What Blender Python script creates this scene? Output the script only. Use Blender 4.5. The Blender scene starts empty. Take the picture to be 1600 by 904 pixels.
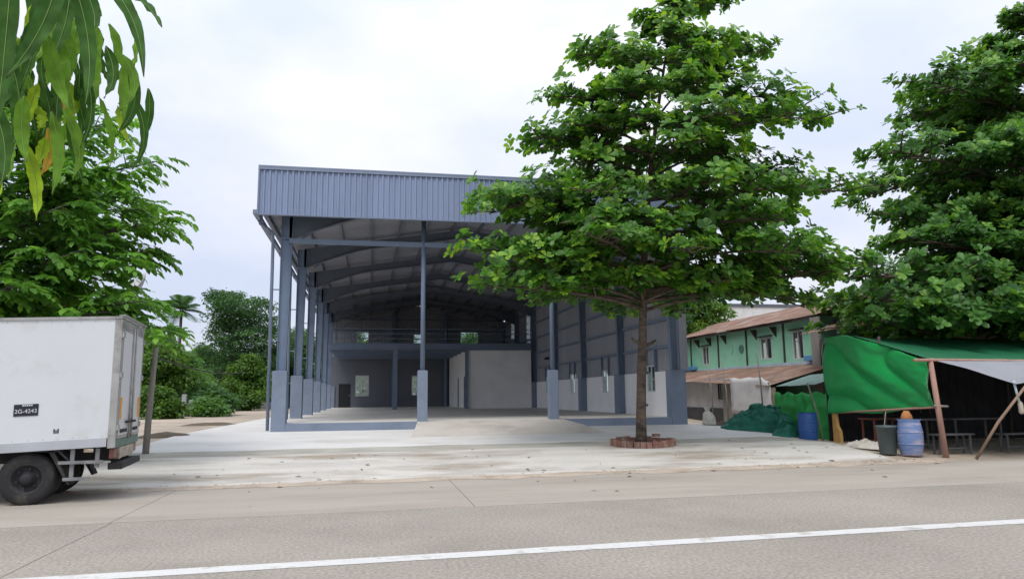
import bpy, math, random
import numpy as np
from mathutils import Vector, Matrix, noise as mnoise
random.seed(7); RNG = np.random.default_rng(7)
sc = bpy.context.scene
COL = sc.collection
R = math.radians

# ------------------------------------------------------------------ camera
YAW, PITCH, ROLL, EYE = .1938, .1439, -.0099, 1.65
cam = bpy.data.cameras.new('camera'); camo = bpy.data.objects.new('camera', cam); COL.objects.link(camo)
F_ = Vector((math.sin(YAW)*math.cos(PITCH), math.cos(YAW)*math.cos(PITCH), math.sin(PITCH)))
R0 = Vector((math.cos(YAW), -math.sin(YAW), 0)); U0 = R0.cross(F_)
Rr = R0*math.cos(ROLL)+U0*math.sin(ROLL); Uu = -R0*math.sin(ROLL)+U0*math.cos(ROLL)
M = Matrix((Rr, Uu, -F_)).transposed().to_4x4(); M.translation = Vector((0, 0, EYE))
camo.matrix_world = M
cam.sensor_width = 36; cam.lens = 1137.98/1600*36; cam.clip_start = .05; cam.clip_end = 3000
sc.camera = camo

# ------------------------------------------------------------------ sky and sun
SUN_AZ, SUN_EL = R(-150), R(58)          # azimuth measured from +Y towards +X
SUN_DIR = Vector((math.sin(SUN_AZ)*math.cos(SUN_EL), math.cos(SUN_AZ)*math.cos(SUN_EL), math.sin(SUN_EL)))
w = bpy.data.worlds.new('World'); sc.world = w; w.use_nodes = True
nt = w.node_tree; nt.nodes.clear()
N = lambda t, **k: _node(nt, t, **k)
def _node(tree, t, **k):
    n = tree.nodes.new(t)
    for a, b in k.items(): setattr(n, a, b)
    return n
out = N('ShaderNodeOutputWorld')
sky = N('ShaderNodeTexSky', sky_type='NISHITA', sun_disc=False, sun_elevation=SUN_EL, sun_rotation=SUN_AZ)
bg1 = N('ShaderNodeBackground'); bg1.inputs['Strength'].default_value = .12
nt.links.new(sky.outputs[0], bg1.inputs[0])
tc = N('ShaderNodeTexCoord')
mp = N('ShaderNodeMapping'); mp.inputs['Scale'].default_value = (1.3, 1.3, 2.6); mp.inputs['Location'].default_value = (-10.68, -10.77, -11.25)
nt.links.new(tc.outputs['Generated'], mp.inputs[0])
n1 = N('ShaderNodeTexNoise'); n1.inputs['Scale'].default_value = 1.6; n1.inputs['Detail'].default_value = 6; n1.inputs['Roughness'].default_value = .5
nt.links.new(mp.outputs[0], n1.inputs['Vector'])
cr = N('ShaderNodeValToRGB')
cr.color_ramp.elements[0].position = .38; cr.color_ramp.elements[0].color = (.68, .74, .92, 1)
cr.color_ramp.elements[1].position = .66; cr.color_ramp.elements[1].color = (1.0, .98, .97, 1)
nt.links.new(n1.outputs[0], cr.inputs[0])
# overcast: the cloud deck brightens steadily from the horizon to the zenith
sx = N('ShaderNodeSeparateXYZ'); nt.links.new(tc.outputs['Generated'], sx.inputs[0])
zg = N('ShaderNodeMapRange'); zg.inputs[1].default_value = 0; zg.inputs[2].default_value = 1; zg.inputs[3].default_value = .70; zg.inputs[4].default_value = 1.40
nt.links.new(sx.outputs['Z'], zg.inputs[0])
bg2 = N('ShaderNodeBackground'); nt.links.new(zg.outputs[0], bg2.inputs['Strength'])
nt.links.new(cr.outputs[0], bg2.inputs[0])
mx = N('ShaderNodeMixShader'); mx.inputs[0].default_value = .88
nt.links.new(bg1.outputs[0], mx.inputs[1]); nt.links.new(bg2.outputs[0], mx.inputs[2]); nt.links.new(mx.outputs[0], out.inputs[0])
sun = bpy.data.lights.new('sun', 'SUN'); suno = bpy.data.objects.new('sun', sun); COL.objects.link(suno)
sun.energy = 1.5; sun.angle = R(25); sun.color = (1, .96, .9)
suno.rotation_euler = (-SUN_DIR).to_track_quat('-Z', 'Y').to_euler(); suno.location = (0, 0, 40)
vs = sc.view_settings; vs.view_transform = 'Standard'; vs.look = 'None'; vs.exposure = .38; vs.gamma = 1; vs.use_curve_mapping = False
sc.render.engine = 'CYCLES'
cy = sc.cycles; cy.use_denoising = True; cy.max_bounces = 8; cy.diffuse_bounces = 4; cy.transparent_max_bounces = 16
cy.use_adaptive_sampling = True; cy.adaptive_threshold = .02

# ------------------------------------------------------------------ helpers
def tag(o, label=None, cat=None, group=None, kind=None):
    if label: o['label'] = label
    if cat: o['category'] = cat
    if group: o['group'] = group
    if kind: o['kind'] = kind
    return o
def empty(name, loc, label=None, cat=None, group=None, rz=0):
    o = bpy.data.objects.new(name, None); COL.objects.link(o); o.location = loc; o.rotation_euler = (0, 0, rz)
    o.empty_display_size = .2
    return tag(o, label, cat, group)
def wloc(o):
    v = Vector((0, 0, 0))
    while o is not None: v += o.location; o = o.parent
    return v
def link(name, me, parent=None, loc=None):
    o = bpy.data.objects.new(name, me); COL.objects.link(o)
    if parent is not None: o.parent = parent
    if loc is not None: o.location = loc
    return o
class MB:
    def __init__(s): s.v = []; s.f = []
    def quad(s, a, b, c, d):
        k = len(s.v); s.v += [tuple(a), tuple(b), tuple(c), tuple(d)]; s.f.append((k, k+1, k+2, k+3)); return s
    def box(s, x0, x1, y0, y1, z0, z1):
        k = len(s.v)
        s.v += [(x0,y0,z0),(x1,y0,z0),(x1,y1,z0),(x0,y1,z0),(x0,y0,z1),(x1,y0,z1),(x1,y1,z1),(x0,y1,z1)]
        s.f += [tuple(k+i for i in q) for q in ((3,2,1,0),(4,5,6,7),(0,1,5,4),(1,2,6,5),(2,3,7,6),(3,0,4,7))]
        return s
    def obox(s, c, ax, ay, az):
        """box about centre c with half-axis vectors"""
        c, ax, ay, az = map(Vector, (c, ax, ay, az)); k = len(s.v)
        for dz in (-1, 1):
            for dx, dy in ((-1,-1),(1,-1),(1,1),(-1,1)): s.v.append(tuple(c+ax*dx+ay*dy+az*dz))
        s.f += [tuple(k+i for i in q) for q in ((3,2,1,0),(4,5,6,7),(0,1,5,4),(1,2,6,5),(2,3,7,6),(3,0,4,7))]
        return s
    def bar(s, a, b, w, h, up=(0, 0, 1)):
        a, b = Vector(a), Vector(b); d = (b-a)
        u = Vector(up); x = d.cross(u)
        if x.length < 1e-6: x = d.cross(Vector((1, 0, 0)))
        x.normalize(); z = x.cross(d).normalized()
        return s.obox((a+b)/2, d/2, x*(w/2), z*(h/2))
    def prism(s, poly, y0, y1, axis='y'):
        """polygon in (x,z) extruded along y; axis='x': polygon in (y,z) extruded along x; axis='z': (x,y) extruded along z"""
        n = len(poly); k = len(s.v)
        for t in (y0, y1):
            for a, b in poly:
                s.v.append((a, t, b) if axis == 'y' else (t, a, b) if axis == 'x' else (a, b, t))
        s.f.append(tuple(k+i for i in range(n))); s.f.append(tuple(k+n+i for i in reversed(range(n))))
        for i in range(n):
            j = (i+1) % n; s.f.append((k+i, k+n+i, k+n+j, k+j))
        return s
    def tube(s, pts, rad, n=8, caps=True):
        pts = [Vector(p) for p in pts]; m = len(pts)
        if not hasattr(rad, '__len__'): rad = [rad]*m
        k = len(s.v); ref = None
        for i, p in enumerate(pts):
            d = (pts[min(i+1, m-1)]-pts[max(i-1, 0)]).normalized()
            if ref is None: ref = d.orthogonal()
            ref = (ref-d*ref.dot(d)).normalized(); b = d.cross(ref)
            for j in range(n):
                a = 2*math.pi*j/n; s.v.append(tuple(p+(ref*math.cos(a)+b*math.sin(a))*rad[i]))
        for i in range(m-1):
            for j in range(n):
                q = (j+1) % n; s.f.append((k+i*n+j, k+i*n+q, k+(i+1)*n+q, k+(i+1)*n+j))
        if caps:
            s.f.append(tuple(k+j for j in reversed(range(n)))); s.f.append(tuple(k+(m-1)*n+j for j in range(n)))
        return s
    def lathe(s, prof, n=24, c=(0, 0, 0), axis='z', cap=True):
        k = len(s.v); m = len(prof)
        for r, t in prof:
            for j in range(n):
                a = 2*math.pi*j/n; p, q = r*math.cos(a), r*math.sin(a)
                s.v.append((c[0]+p, c[1]+q, c[2]+t) if axis == 'z' else (c[0]+p, c[1]+t, c[2]+q))
        for i in range(m-1):
            for j in range(n):
                q = (j+1) % n; s.f.append((k+i*n+j, k+i*n+q, k+(i+1)*n+q, k+(i+1)*n+j))
        if cap:
            s.f.append(tuple(k+j for j in reversed(range(n)))); s.f.append(tuple(k+(m-1)*n+j for j in range(n)))
        return s
    def grid(s, P):
        rows, cols = len(P), len(P[0]); k = len(s.v)
        for r in P: s.v += [tuple(p) for p in r]
        for i in range(rows-1):
            for j in range(cols-1):
                s.f.append((k+i*cols+j, k+i*cols+j+1, k+(i+1)*cols+j+1, k+(i+1)*cols+j))
        return s
    def mesh(s, name, m, off=(0, 0, 0), smooth=False):
        me = bpy.data.meshes.new(name)
        ox, oy, oz = off
        me.from_pydata([(a-ox, b-oy, c-oz) for a, b, c in s.v], [], s.f)
        me.validate(); 
        if m is not None: me.materials.append(m)
        if smooth: me.shade_smooth()
        me.update(); return me
    def build(s, name, m, parent=None, smooth=False, local=False, bevel=0, base=None, solid=0):
        """verts are world coordinates unless local; a part's mesh is moved into its parent's space"""
        if parent is None:
            off = base or (0, 0, 0); o = link(name, s.mesh(name, m, off, smooth)); o.location = off
        else:
            off = (0, 0, 0) if local else wloc(parent)
            o = link(name, s.mesh(name, m, off, smooth), parent)
        if solid:
            md = o.modifiers.new('thickness', 'SOLIDIFY'); md.thickness = solid
        if bevel:
            md = o.modifiers.new('bevel', 'BEVEL'); md.width = bevel; md.segments = 2; md.limit_method = 'ANGLE'
        return o
def np_mesh(name, V, Q, m, leaf_tone=None, smooth=False):
    """V (n,3), Q (m,4) -> mesh, fast; leaf_tone = per-vertex leaf colour value, random plus any tip shading"""
    me = bpy.data.meshes.new(name); n = len(V); q = len(Q)
    me.vertices.add(n); me.vertices.foreach_set('co', np.ascontiguousarray(V, dtype=np.float32).ravel())
    me.loops.add(q*4); me.loops.foreach_set('vertex_index', np.ascontiguousarray(Q, dtype=np.int32).ravel())
    me.polygons.add(q); me.polygons.foreach_set('loop_start', np.arange(0, q*4, 4, dtype=np.int32))
    if leaf_tone is not None:
        at = me.attributes.new('leaf_tone', 'FLOAT', 'POINT'); at.data.foreach_set('value', np.ascontiguousarray(leaf_tone, dtype=np.float32))
    if m is not None: me.materials.append(m)
    me.update(calc_edges=True)
    if smooth: me.shade_smooth()
    return me

# ------------------------------------------------------------------ materials
MATS = {}
def mat(name, col, rough=.6, metal=0., var=.12, vs=2.5, fine=.06, fs=60., bump=0., bs=80., spec=.4, stain=None, ss=.6, sthr=(.5, .7), orand=0., stretch=(1, 1, 1)):
    if name in MATS: return MATS[name]
    m = bpy.data.materials.new(name); m.use_nodes = True; t = m.node_tree; L = t.links.new
    b = t.nodes['Principled BSDF']; b.inputs['Roughness'].default_value = rough; b.inputs['Metallic'].default_value = metal
    b.inputs['Specular IOR Level'].default_value = spec
    g = t.nodes.new('ShaderNodeNewGeometry'); mp = t.nodes.new('ShaderNodeMapping'); mp.inputs['Scale'].default_value = stretch
    L(g.outputs['Position'], mp.inputs[0])
    a = t.nodes.new('ShaderNodeTexNoise'); a.inputs['Scale'].default_value = vs; a.inputs['Detail'].default_value = 6; L(mp.outputs[0], a.inputs['Vector'])
    f = t.nodes.new('ShaderNodeTexNoise'); f.inputs['Scale'].default_value = fs; f.inputs['Detail'].default_value = 3; L(mp.outputs[0], f.inputs['Vector'])
    def mr(src, amt):
        r = t.nodes.new('ShaderNodeMapRange'); r.inputs[1].default_value = .25; r.inputs[2].default_value = .75
        r.inputs[3].default_value = 1-amt; r.inputs[4].default_value = 1+amt; L(src, r.inputs[0]); return r.outputs[0]
    mul = t.nodes.new('ShaderNodeMath'); mul.operation = 'MULTIPLY'; L(mr(a.outputs[0], var), mul.inputs[0]); L(mr(f.outputs[0], fine), mul.inputs[1])
    last = mul.outputs[0]
    if orand:
        oi = t.nodes.new('ShaderNodeObjectInfo'); r = t.nodes.new('ShaderNodeMapRange'); r.inputs[3].default_value = 1-orand; r.inputs[4].default_value = 1+orand
        L(oi.outputs['Random'], r.inputs[0]); m2 = t.nodes.new('ShaderNodeMath'); m2.operation = 'MULTIPLY'; L(last, m2.inputs[0]); L(r.outputs[0], m2.inputs[1]); last = m2.outputs[0]
    base = t.nodes.new('ShaderNodeRGB'); base.outputs[0].default_value = (*col, 1); c = base.outputs[0]
    if stain:
        s = t.nodes.new('ShaderNodeTexNoise'); s.inputs['Scale'].default_value = ss; s.inputs['Detail'].default_value = 8; s.inputs['Roughness'].default_value = .65; L(mp.outputs[0], s.inputs['Vector'])
        r = t.nodes.new('ShaderNodeMapRange'); r.inputs[1].default_value = sthr[0]; r.inputs[2].default_value = sthr[1]; L(s.outputs[0], r.inputs[0])
        x = t.nodes.new('ShaderNodeMix'); x.data_type = 'RGBA'; x.inputs[7].default_value = (*stain, 1); L(r.outputs[0], x.inputs[0]); L(c, x.inputs[6]); c = x.outputs[2]
    v = t.nodes.new('ShaderNodeVectorMath'); v.operation = 'SCALE'; L(c, v.inputs[0]); L(last, v.inputs['Scale'])
    L(v.outputs[0], b.inputs['Base Color'])
    if bump:
        bn = t.nodes.new('ShaderNodeTexNoise'); bn.inputs['Scale'].default_value = bs; bn.inputs['Detail'].default_value = 4; L(mp.outputs[0], bn.inputs['Vector'])
        bp = t.nodes.new('ShaderNodeBump'); bp.inputs['Strength'].default_value = bump; bp.inputs['Distance'].default_value = .02
        L(bn.outputs[0], bp.inputs['Height']); L(bp.outputs[0], b.inputs['Normal'])
    MATS[name] = m; return m
def leaf_mat(name, dark, mid, bright, trans=.35, rough=.45, bright_at=.85):
    m = bpy.data.materials.new(name); m.use_nodes = True; t = m.node_tree; L = t.links.new
    b = t.nodes['Principled BSDF']; o = t.nodes['Material Output']; b.inputs['Roughness'].default_value = rough; b.inputs['Specular IOR Level'].default_value = .35
    at = t.nodes.new('ShaderNodeAttribute'); at.attribute_name = 'leaf_tone'
    r = t.nodes.new('ShaderNodeValToRGB'); e = r.color_ramp.elements
    e[0].position = 0; e[0].color = (*dark, 1); e[1].position = 1; e[1].color = (*bright, 1); k = e.new(.5); k.color = (*mid, 1); k = e.new(bright_at-.1); k.color = (*[x*1.15 for x in mid], 1)
    L(at.outputs['Fac'], r.inputs[0]); L(r.outputs[0], b.inputs['Base Color'])
    tr = t.nodes.new('ShaderNodeBsdfTranslucent'); x = t.nodes.new('ShaderNodeVectorMath'); x.operation = 'MULTIPLY'; x.inputs[1].default_value = (1.5, 1.5, .6)
    L(r.outputs[0], x.inputs[0]); L(x.outputs[0], tr.inputs[0])
    ms = t.nodes.new('ShaderNodeMixShader'); ms.inputs[0].default_value = trans; L(b.outputs[0], ms.inputs[1]); L(tr.outputs[0], ms.inputs[2]); L(ms.outputs[0], o.inputs[0])
    return m
def glass_mat():
    m = bpy.data.materials.new('window_glass'); m.use_nodes = True; t = m.node_tree; L = t.links.new; o = t.nodes['Material Output']
    t.nodes.remove(t.nodes['Principled BSDF'])
    a = t.nodes.new('ShaderNodeBsdfTransparent'); a.inputs[0].default_value = (.75, .82, .82, 1)
    g = t.nodes.new('ShaderNodeBsdfGlossy'); g.inputs['Roughness'].default_value = .03
    ms = t.nodes.new('ShaderNodeMixShader'); ms.inputs[0].default_value = .12; L(a.outputs[0], ms.inputs[1]); L(g.outputs[0], ms.inputs[2]); L(ms.outputs[0], o.inputs[0]); return m
GLASS = glass_mat()
m_steel = mat('steel_blue_grey', (.155, .205, .295), .5, var=.08, fine=.03, stain=(.12, .16, .23), ss=.9, sthr=(.52, .75))
m_plinth = mat('plinth_blue_grey_paint', (.205, .25, .335), .7, var=.08, vs=1.5, fine=.04, stain=(.165, .205, .275), ss=1.3, bump=.1)
m_rafter = mat('steel_blue_grey_shaded', (.115, .135, .175), .55, var=.1)  # same steel paint, darkened to carry the shade under the roof
m_clad = mat('blue_grey_cladding', (.23, .285, .42), .45, var=.05, vs=.8, fine=.02, orand=.06, stretch=(1, 1, .12), stain=(.19, .235, .345), ss=3., sthr=(.48, .75))
m_cladin = mat('pale_grey_cladding', (.30, .315, .36), .5, var=.06, vs=.8, fine=.03, orand=.06, stretch=(1, 1, .2))
m_roof = mat('foil_roof_underside', (.26, .27, .31), .45, var=.14, vs=.7, fine=.04, orand=.10)
m_trim = mat('trim_blue_grey', (.20, .245, .34), .45, var=.06)
m_dado = mat('white_plaster', (.88, .885, .90), .8, var=.05, vs=1.2, fine=.03, stain=(.80, .80, .81), ss=.7, sthr=(.5, .8))
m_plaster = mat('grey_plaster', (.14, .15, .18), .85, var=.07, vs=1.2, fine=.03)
m_floor = mat('warehouse_floor_concrete', (.66, .635, .585), .6, var=.12, vs=.5, fine=.06, fs=20, stain=(.52, .495, .45), ss=.35)
m_ramp = mat('beige_ramp_concrete', (.56, .52, .47), .85, var=.10, vs=.8, fine=.08, stain=(.41, .37, .33), ss=.6, bump=.15)
m_apron = mat('pale_apron_concrete', (.655, .645, .62), .85, var=.10, vs=.9, fine=.10, fs=45, stain=(.53, .505, .465), ss=.55, sthr=(.52, .72), bump=.2, stretch=(.6, 1.3, 1))
m_apron2 = mat('stained_apron_concrete', (.56, .535, .49), .9, var=.13, vs=.8, fine=.13, fs=35, stain=(.32, .275, .22), ss=.6, sthr=(.47, .66), bump=.25, stretch=(.5, 1.4, 1))
m_band = mat('mossy_joint_concrete', (.40, .385, .335), .95, var=.22, vs=1.2, fine=.12, bump=.3)
m_road = mat('aggregate_road_concrete', (.312, .281, .24), .85, var=.14, vs=.45, fine=.34, fs=26, stain=(.262, .234, .197), ss=.35, sthr=(.48, .7), bump=.55, bs=55)
m_road2 = mat('dusty_road_concrete', (.365, .328, .28), .9, var=.10, vs=.6, fine=.10, fs=40, stain=(.30, .26, .215), ss=.55, sthr=(.5, .7), bump=.25, stretch=(.4, 1.5, 1))
m_line = mat('white_road_paint', (.60, .60, .58), .7, var=.10, vs=3, fine=.10, fs=50, stain=(.38, .355, .315), ss=3.0, sthr=(.52, .66), bump=.2)
m_dirt = mat('sandy_dirt', (.42, .355, .28), .95, var=.2, vs=.5, fine=.16, fs=18, stain=(.28, .225, .165), ss=.35, sthr=(.5, .68), bump=.5, bs=20)
m_joint = mat('dark_joint_filler', (.09, .08, .07), .95)
m_dark = mat('dark_opening', (.02, .022, .028), .8)
m_rubber = mat('black_rubber', (.022, .022, .024), .85, var=.2, fine=.1, stain=(.09, .08, .065), ss=3, sthr=(.5, .8))
m_bark = mat('brown_bark', (.115, .09, .068), .95, var=.45, vs=5, fine=.3, fs=30, bump=.9, bs=25, stretch=(1, 1, 2.2), stain=(.05, .042, .034), ss=2.6, sthr=(.48, .62))
m_barkd = mat('grey_bark', (.12, .105, .09), .95, var=.25, vs=4, fine=.2, bump=.6, bs=25)
m_wood = mat('weathered_grey_wood', (.25, .23, .205), .9, var=.2, vs=3, fine=.15, bump=.4, stretch=(4, 4, .5))
m_pinkwood = mat('pinkish_bare_wood', (.36, .215, .17), .85, var=.2, vs=3, fine=.1, bump=.3, stretch=(4, 4, .6))
m_darkwood = mat('dark_stained_wood', (.055, .045, .04), .85, var=.3, vs=3)
m_brick = mat('red_brick', (.215, .11, .085), .95, var=.25, vs=6, fine=.15, bump=.5, bs=50, orand=.25, stain=(.30, .24, .20), ss=4)
m_white = mat('white_truck_paint', (.62, .645, .66), .4, var=.03, vs=.9, fine=.02, stain=(.50, .50, .475), ss=1.1, sthr=(.52, .78))
m_grey = mat('grey_truck_paint', (.42, .44, .47), .5, var=.1, vs=2)
m_alu = mat('dull_aluminium', (.38, .38, .37), .5, .35, var=.15, vs=4, stain=(.22, .21, .19), ss=3)
m_chassis = mat('black_chassis', (.028, .028, .032), .75, var=.3, stain=(.07, .062, .05), ss=4)
# ------------------------------------------------------------------ terrain, road, apron
def sm(t): t = min(1, max(0, t)); return t*t*(3-2*t)
SL = .037                                           # the road runs a little askew to the warehouse
def terr(x, y):
    b = .55*min(1, max(0, (y-15)/10)); k = 1-.6*sm((x-11.5)/4)
    if y > 30: k += (1-k)*sm((y-30)/10)
    return b*k
def road_edge(x): return 14.95+SL*x
def build_ground():
    xs = [-700, -300, -120, -60]+[-40+2*i for i in range(45)]+[60, 120, 300, 700]
    ys = [-400, -100, -40, -15, -5, 5, 10, 14]+[15+.5*i for i in range(24)]+[28, 32, 36, 40, 46, 54, 64, 80, 110, 160, 300, 900]
    P = []
    for y in ys:
        row = []
        for x in xs:
            z = terr(x, y)-.05+(.03*mnoise.noise((x*.4, y*.4, 0)) if y > 15.5 else 0)
            if -3.3 < x < 12 and 20 < y: z -= .06
            if y < 15.2: z = -.09
            row.append((x, y, z))
        P.append(row)
    return tag(MB().grid(P).build('ground', m_dirt, smooth=True), 'sandy dirt ground reaching to the tree line', kind='structure')
build_ground()
# road: cast slabs with open joints
road = tag(MB().box(-400, 400, -30, 14, -.4, -.085).build('road', m_joint), 'dusty grey concrete road', kind='structure')
def slab(name, m, x0, x1, ya, yb, z=0.):
    P = lambda x, y: (x, y+SL*x)
    g = .012
    mb = MB(); n = max(1, int((x1-x0)/1.5))
    pts = [x0+g/2+(x1-x0-g)*i/n for i in range(n+1)]
    jit = lambda x, k: .012*mnoise.noise((x*1.7, k, 3))
    for a, b in zip(pts, pts[1:]):
        c = [(*P(a, ya+g+jit(a, ya)), z), (*P(b, ya+g+jit(b, ya)), z), (*P(b, yb-g+jit(b, yb+9)), z), (*P(a, yb-g+jit(a, yb+9)), z)]
        k = len(mb.v); mb.v += c+[(p[0], p[1], z-.08) for p in c]
        mb.f += [(k, k+1, k+2, k+3), (k, k+4, k+5, k+1), (k+2, k+6, k+7, k+3), (k+1, k+5, k+6, k+2), (k+3, k+7, k+4, k)]
    return mb.build(name, m, road)
jx = [-200, -60, -33.4, -28.4, -23.4, -18.4, -13.4, -8.4, -3.4, 1.6, 11.6, 21.6, 31.6, 60, 200]
for a, b in zip(jx, jx[1:]): slab('road_slab', m_road2, a, b, 11.15, 14.93)
for a, b in ((-200, -40), (-40, -3.37), (-3.37, 16.6), (16.6, 60), (60, 200)): slab('road_slab', m_road, a, b, 3.6, 11.15)
for a, b in ((-200, -30), (-30, 0), (0, 30), (30, 200)): slab('road_slab', m_road, a, b, -6, 3.6)
def line_strip():
    mb = MB(); xs = [-60+.4*i for i in range(320)]
    lo = [(x, 7.74+SL*x+.018*mnoise.noise((x*2.3, 0, 1)), .004) for x in xs]; hi = [(x, 8.0+SL*x+.018*mnoise.noise((x*2.3, 5, 1)), .004) for x in xs]
    return mb.grid([lo, hi])
tag(line_strip().build('road_marking', m_line), 'white painted line along the road', kind='structure')
# concrete apron in two pours with a mossy band between
JB = lambda x: 19.35+.03*x+.10*mnoise.noise((x*.5, 4, 2))
def sheet(name, m, label, rows, z=0., skirt=.08):
    """rows: list of (y_of(x), xl, xr) ; a sheet following the terrain"""
    P = []
    for yf, xl, xr in rows:
        n = 44; P.append([(xl+(xr-xl)*i/n, yf(xl+(xr-xl)*i/n), 0) for i in range(n+1)])
    P = [[(x, y, terr(x, y)+z) for x, y, _ in r] for r in P]
    mb = MB().grid(P)
    edge = [P[0], P[-1], [r[0] for r in P], [r[-1] for r in P]]
    for e in edge: mb.grid([e, [(x, y, q-skirt) for x, y, q in e]])
    return tag(mb.build(name, m), label, kind='structure')
def lerp_rows(ya, yb, L0, L1, R0_, R1, n, jag=.0):
    rows = []
    for i in range(n+1):
        t = i/n
        def yf(x, t=t): 
            a, b = ya(x), yb(x); return a+(b-a)*t+(jag*mnoise.noise((x*.9, 7, 2)) if i == 0 else 0)*(1-t)
        rows.append((yf, L0+(L1-L0)*t, R0_+(R1-R0_)*t+.12*mnoise.noise((t*9, 3, 1))))
    return rows
sheet('apron_pavement', m_apron2, 'stained lower concrete apron along the road', lerp_rows(lambda x: road_edge(x)+.06+.12*mnoise.noise((x*.8, 2, 2)), lambda x: JB(x), -9.5, -6.6, 12.35, 13.3, 12), .004)
sheet('joint_pavement', m_band, 'mossy joint band across the apron', lerp_rows(lambda x: JB(x)+.0+.05*mnoise.noise((x*1.1, 2, 2)), lambda x: JB(x)+1.12+.14*mnoise.noise((x*.7, 8, 2)), -6.6, -6.4, 13.3, 13.4, 4), -.002)
sheet('forecourt_pavement', m_apron, 'pale upper concrete forecourt before the warehouse', lerp_rows(lambda x: JB(x)+1.09+.14*mnoise.noise((x*.7, 8, 2)), lambda x: 25.02, -6.4, -5.7, 13.3, 12.6, 12), .004)
sheet('side_pavement', m_apron, 'pale concrete strip beside the warehouse', lerp_rows(lambda x: 25.02, lambda x: 62, -5.7, -5.1, -3.0, -3.0, 14), .004)
# sand washed along the foot of the apron
def drift():
    lo, mid, hi = [], [], []
    for i in range(240):
        x = -14+i*.115; e = road_edge(x); n = mnoise.noise((x*.9, 11, 2)); n2 = mnoise.noise((x*2.6, 3, 6))
        lo.append((x, e-.30-.28*n-.10*n2, .004)); mid.append((x, e+.03, .022+.012*n2)); y = e+.20+.22*mnoise.noise((x*.8, 20, 4))+.08*n2; hi.append((x, y, terr(x, y)+.007))
    return MB().grid([lo, mid, hi])
tag(drift().build('sand_drift', mat('pale_sand', (.45, .375, .30), .95, var=.18, vs=1.6, fine=.16, fs=30, stain=(.30, .24, .18), ss=1.4, sthr=(.5, .7), bump=.3), smooth=True), 'strip of sand washed along the road edge', kind='stuff')
# ------------------------------------------------------------------ warehouse
XL, XR, YF, BAY, ZS = -2.64, 10.73, 25.0, 5.77, .81
YB = YF+6*BAY
ROOF = lambda x: 7.8+.155*min(x+3.65, 11.75-x)
wh = empty('warehouse', (4, YF, .53), 'open fronted blue grey steel warehouse with corrugated fascia', 'warehouse')
MB().box(-3.06, 11.3, YF+.06, YB+.3, .2, ZS).build('floor_slab', m_floor, wh)
for a, b in ((XL+.004, 1.62), (6.70, XR-.004)):
    MB().box(a, b, YF-.03, YF+.056, .3, ZS+.003).build('kerb', m_plinth, wh, bevel=.01)
MB().grid([[(1.3, 22.7, terr(1.3, 22.7)+.006), (3, 22.6, terr(3, 22.6)+.006), (5, 22.6, terr(5, 22.6)+.006), (7.5, 22.7, terr(7.5, 22.7)+.006)],
           [(1.5, 24, .66), (3, 24, .665), (5, 24, .665), (7.1, 24, .66)],
           [(1.63, YF+.056, ZS+.001), (3, YF+.056, ZS+.001), (5, YF+.056, ZS+.001), (6.69, YF+.056, ZS+.001)]]).quad((1.3, 22.7, .3), (1.5, 24, .66), (1.63, YF+.05, ZS), (1.63, YF+.05, .3)).quad((7.5, 22.7, .3), (7.1, 24, .66), (6.69, YF+.05, ZS), (6.69, YF+.05, .3)).build('ramp', m_ramp, wh)
ZP = 2.506
def column(x0, x1, y, side):
    """plinth from x0 to x1; tapered steel I column on it. side=-1 left row, +1 right row"""
    d = .42
    tw = .5 if y > YF+1 else .46
    cx0 = x0+.12 if side < 0 else x0+.06
    zt = ROOF((x0+x1)/2)-.17
    o_, i_ = (cx0, cx0+.25) if side < 0 else (cx0+.34, cx0+.09)
    it = i_+(.10 if side < 0 else -.10)
    mb = MB(); yc = y+.24; s = 1 if side < 0 else -1
    mb.prism([(o_, ZP), (i_, ZP), (it, zt), (o_, zt)], yc-.012, yc+.012)
    mb.prism([(o_, ZP), (o_-.02*s, ZP), (o_-.02*s, zt), (o_, zt)], yc-.1, yc+.1)
    mb.prism([(i_, ZP), (i_+.02*s, ZP), (it+.02*s, zt), (it, zt)], yc-.1, yc+.1)
    c = mb.build('column', m_steel, wh)
    zb = ZS-.3 if y < YF+1 else ZS-.05
    MB().box(x0, x1, y-(.035 if y < YF+1 else 0), y+tw, zb, ZP).build('plinth', m_plinth, c, bevel=.012)
    MB().box(min(o_, i_)-.05, max(o_, i_)+.05, yc-.13, yc+.13, ZP, ZP+.025).build('base_plate', m_steel, c)
    MB().prism([(o_-.03*s, 6.95), (it+.03*s, 6.95), (it+.03*s, 6.985), (o_-.03*s, 6.985)], yc-.115, yc+.115).build('splice_plate', m_steel, c)
    return c
for k in range(7):
    y = YF+k*BAY
    column(-3.1, XL, y, -1); column(XR, 11.31, y, 1)
# corner trim of the clad wall, facing the road
MB().box(11.06, 11.36, YF+.05, YF+.10, ZP+.002, 7.5).box(11.30, 11.36, YF+.10, YF+.4, ZP+.002, 7.5).build('corner_trim', m_trim, wh)
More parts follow.
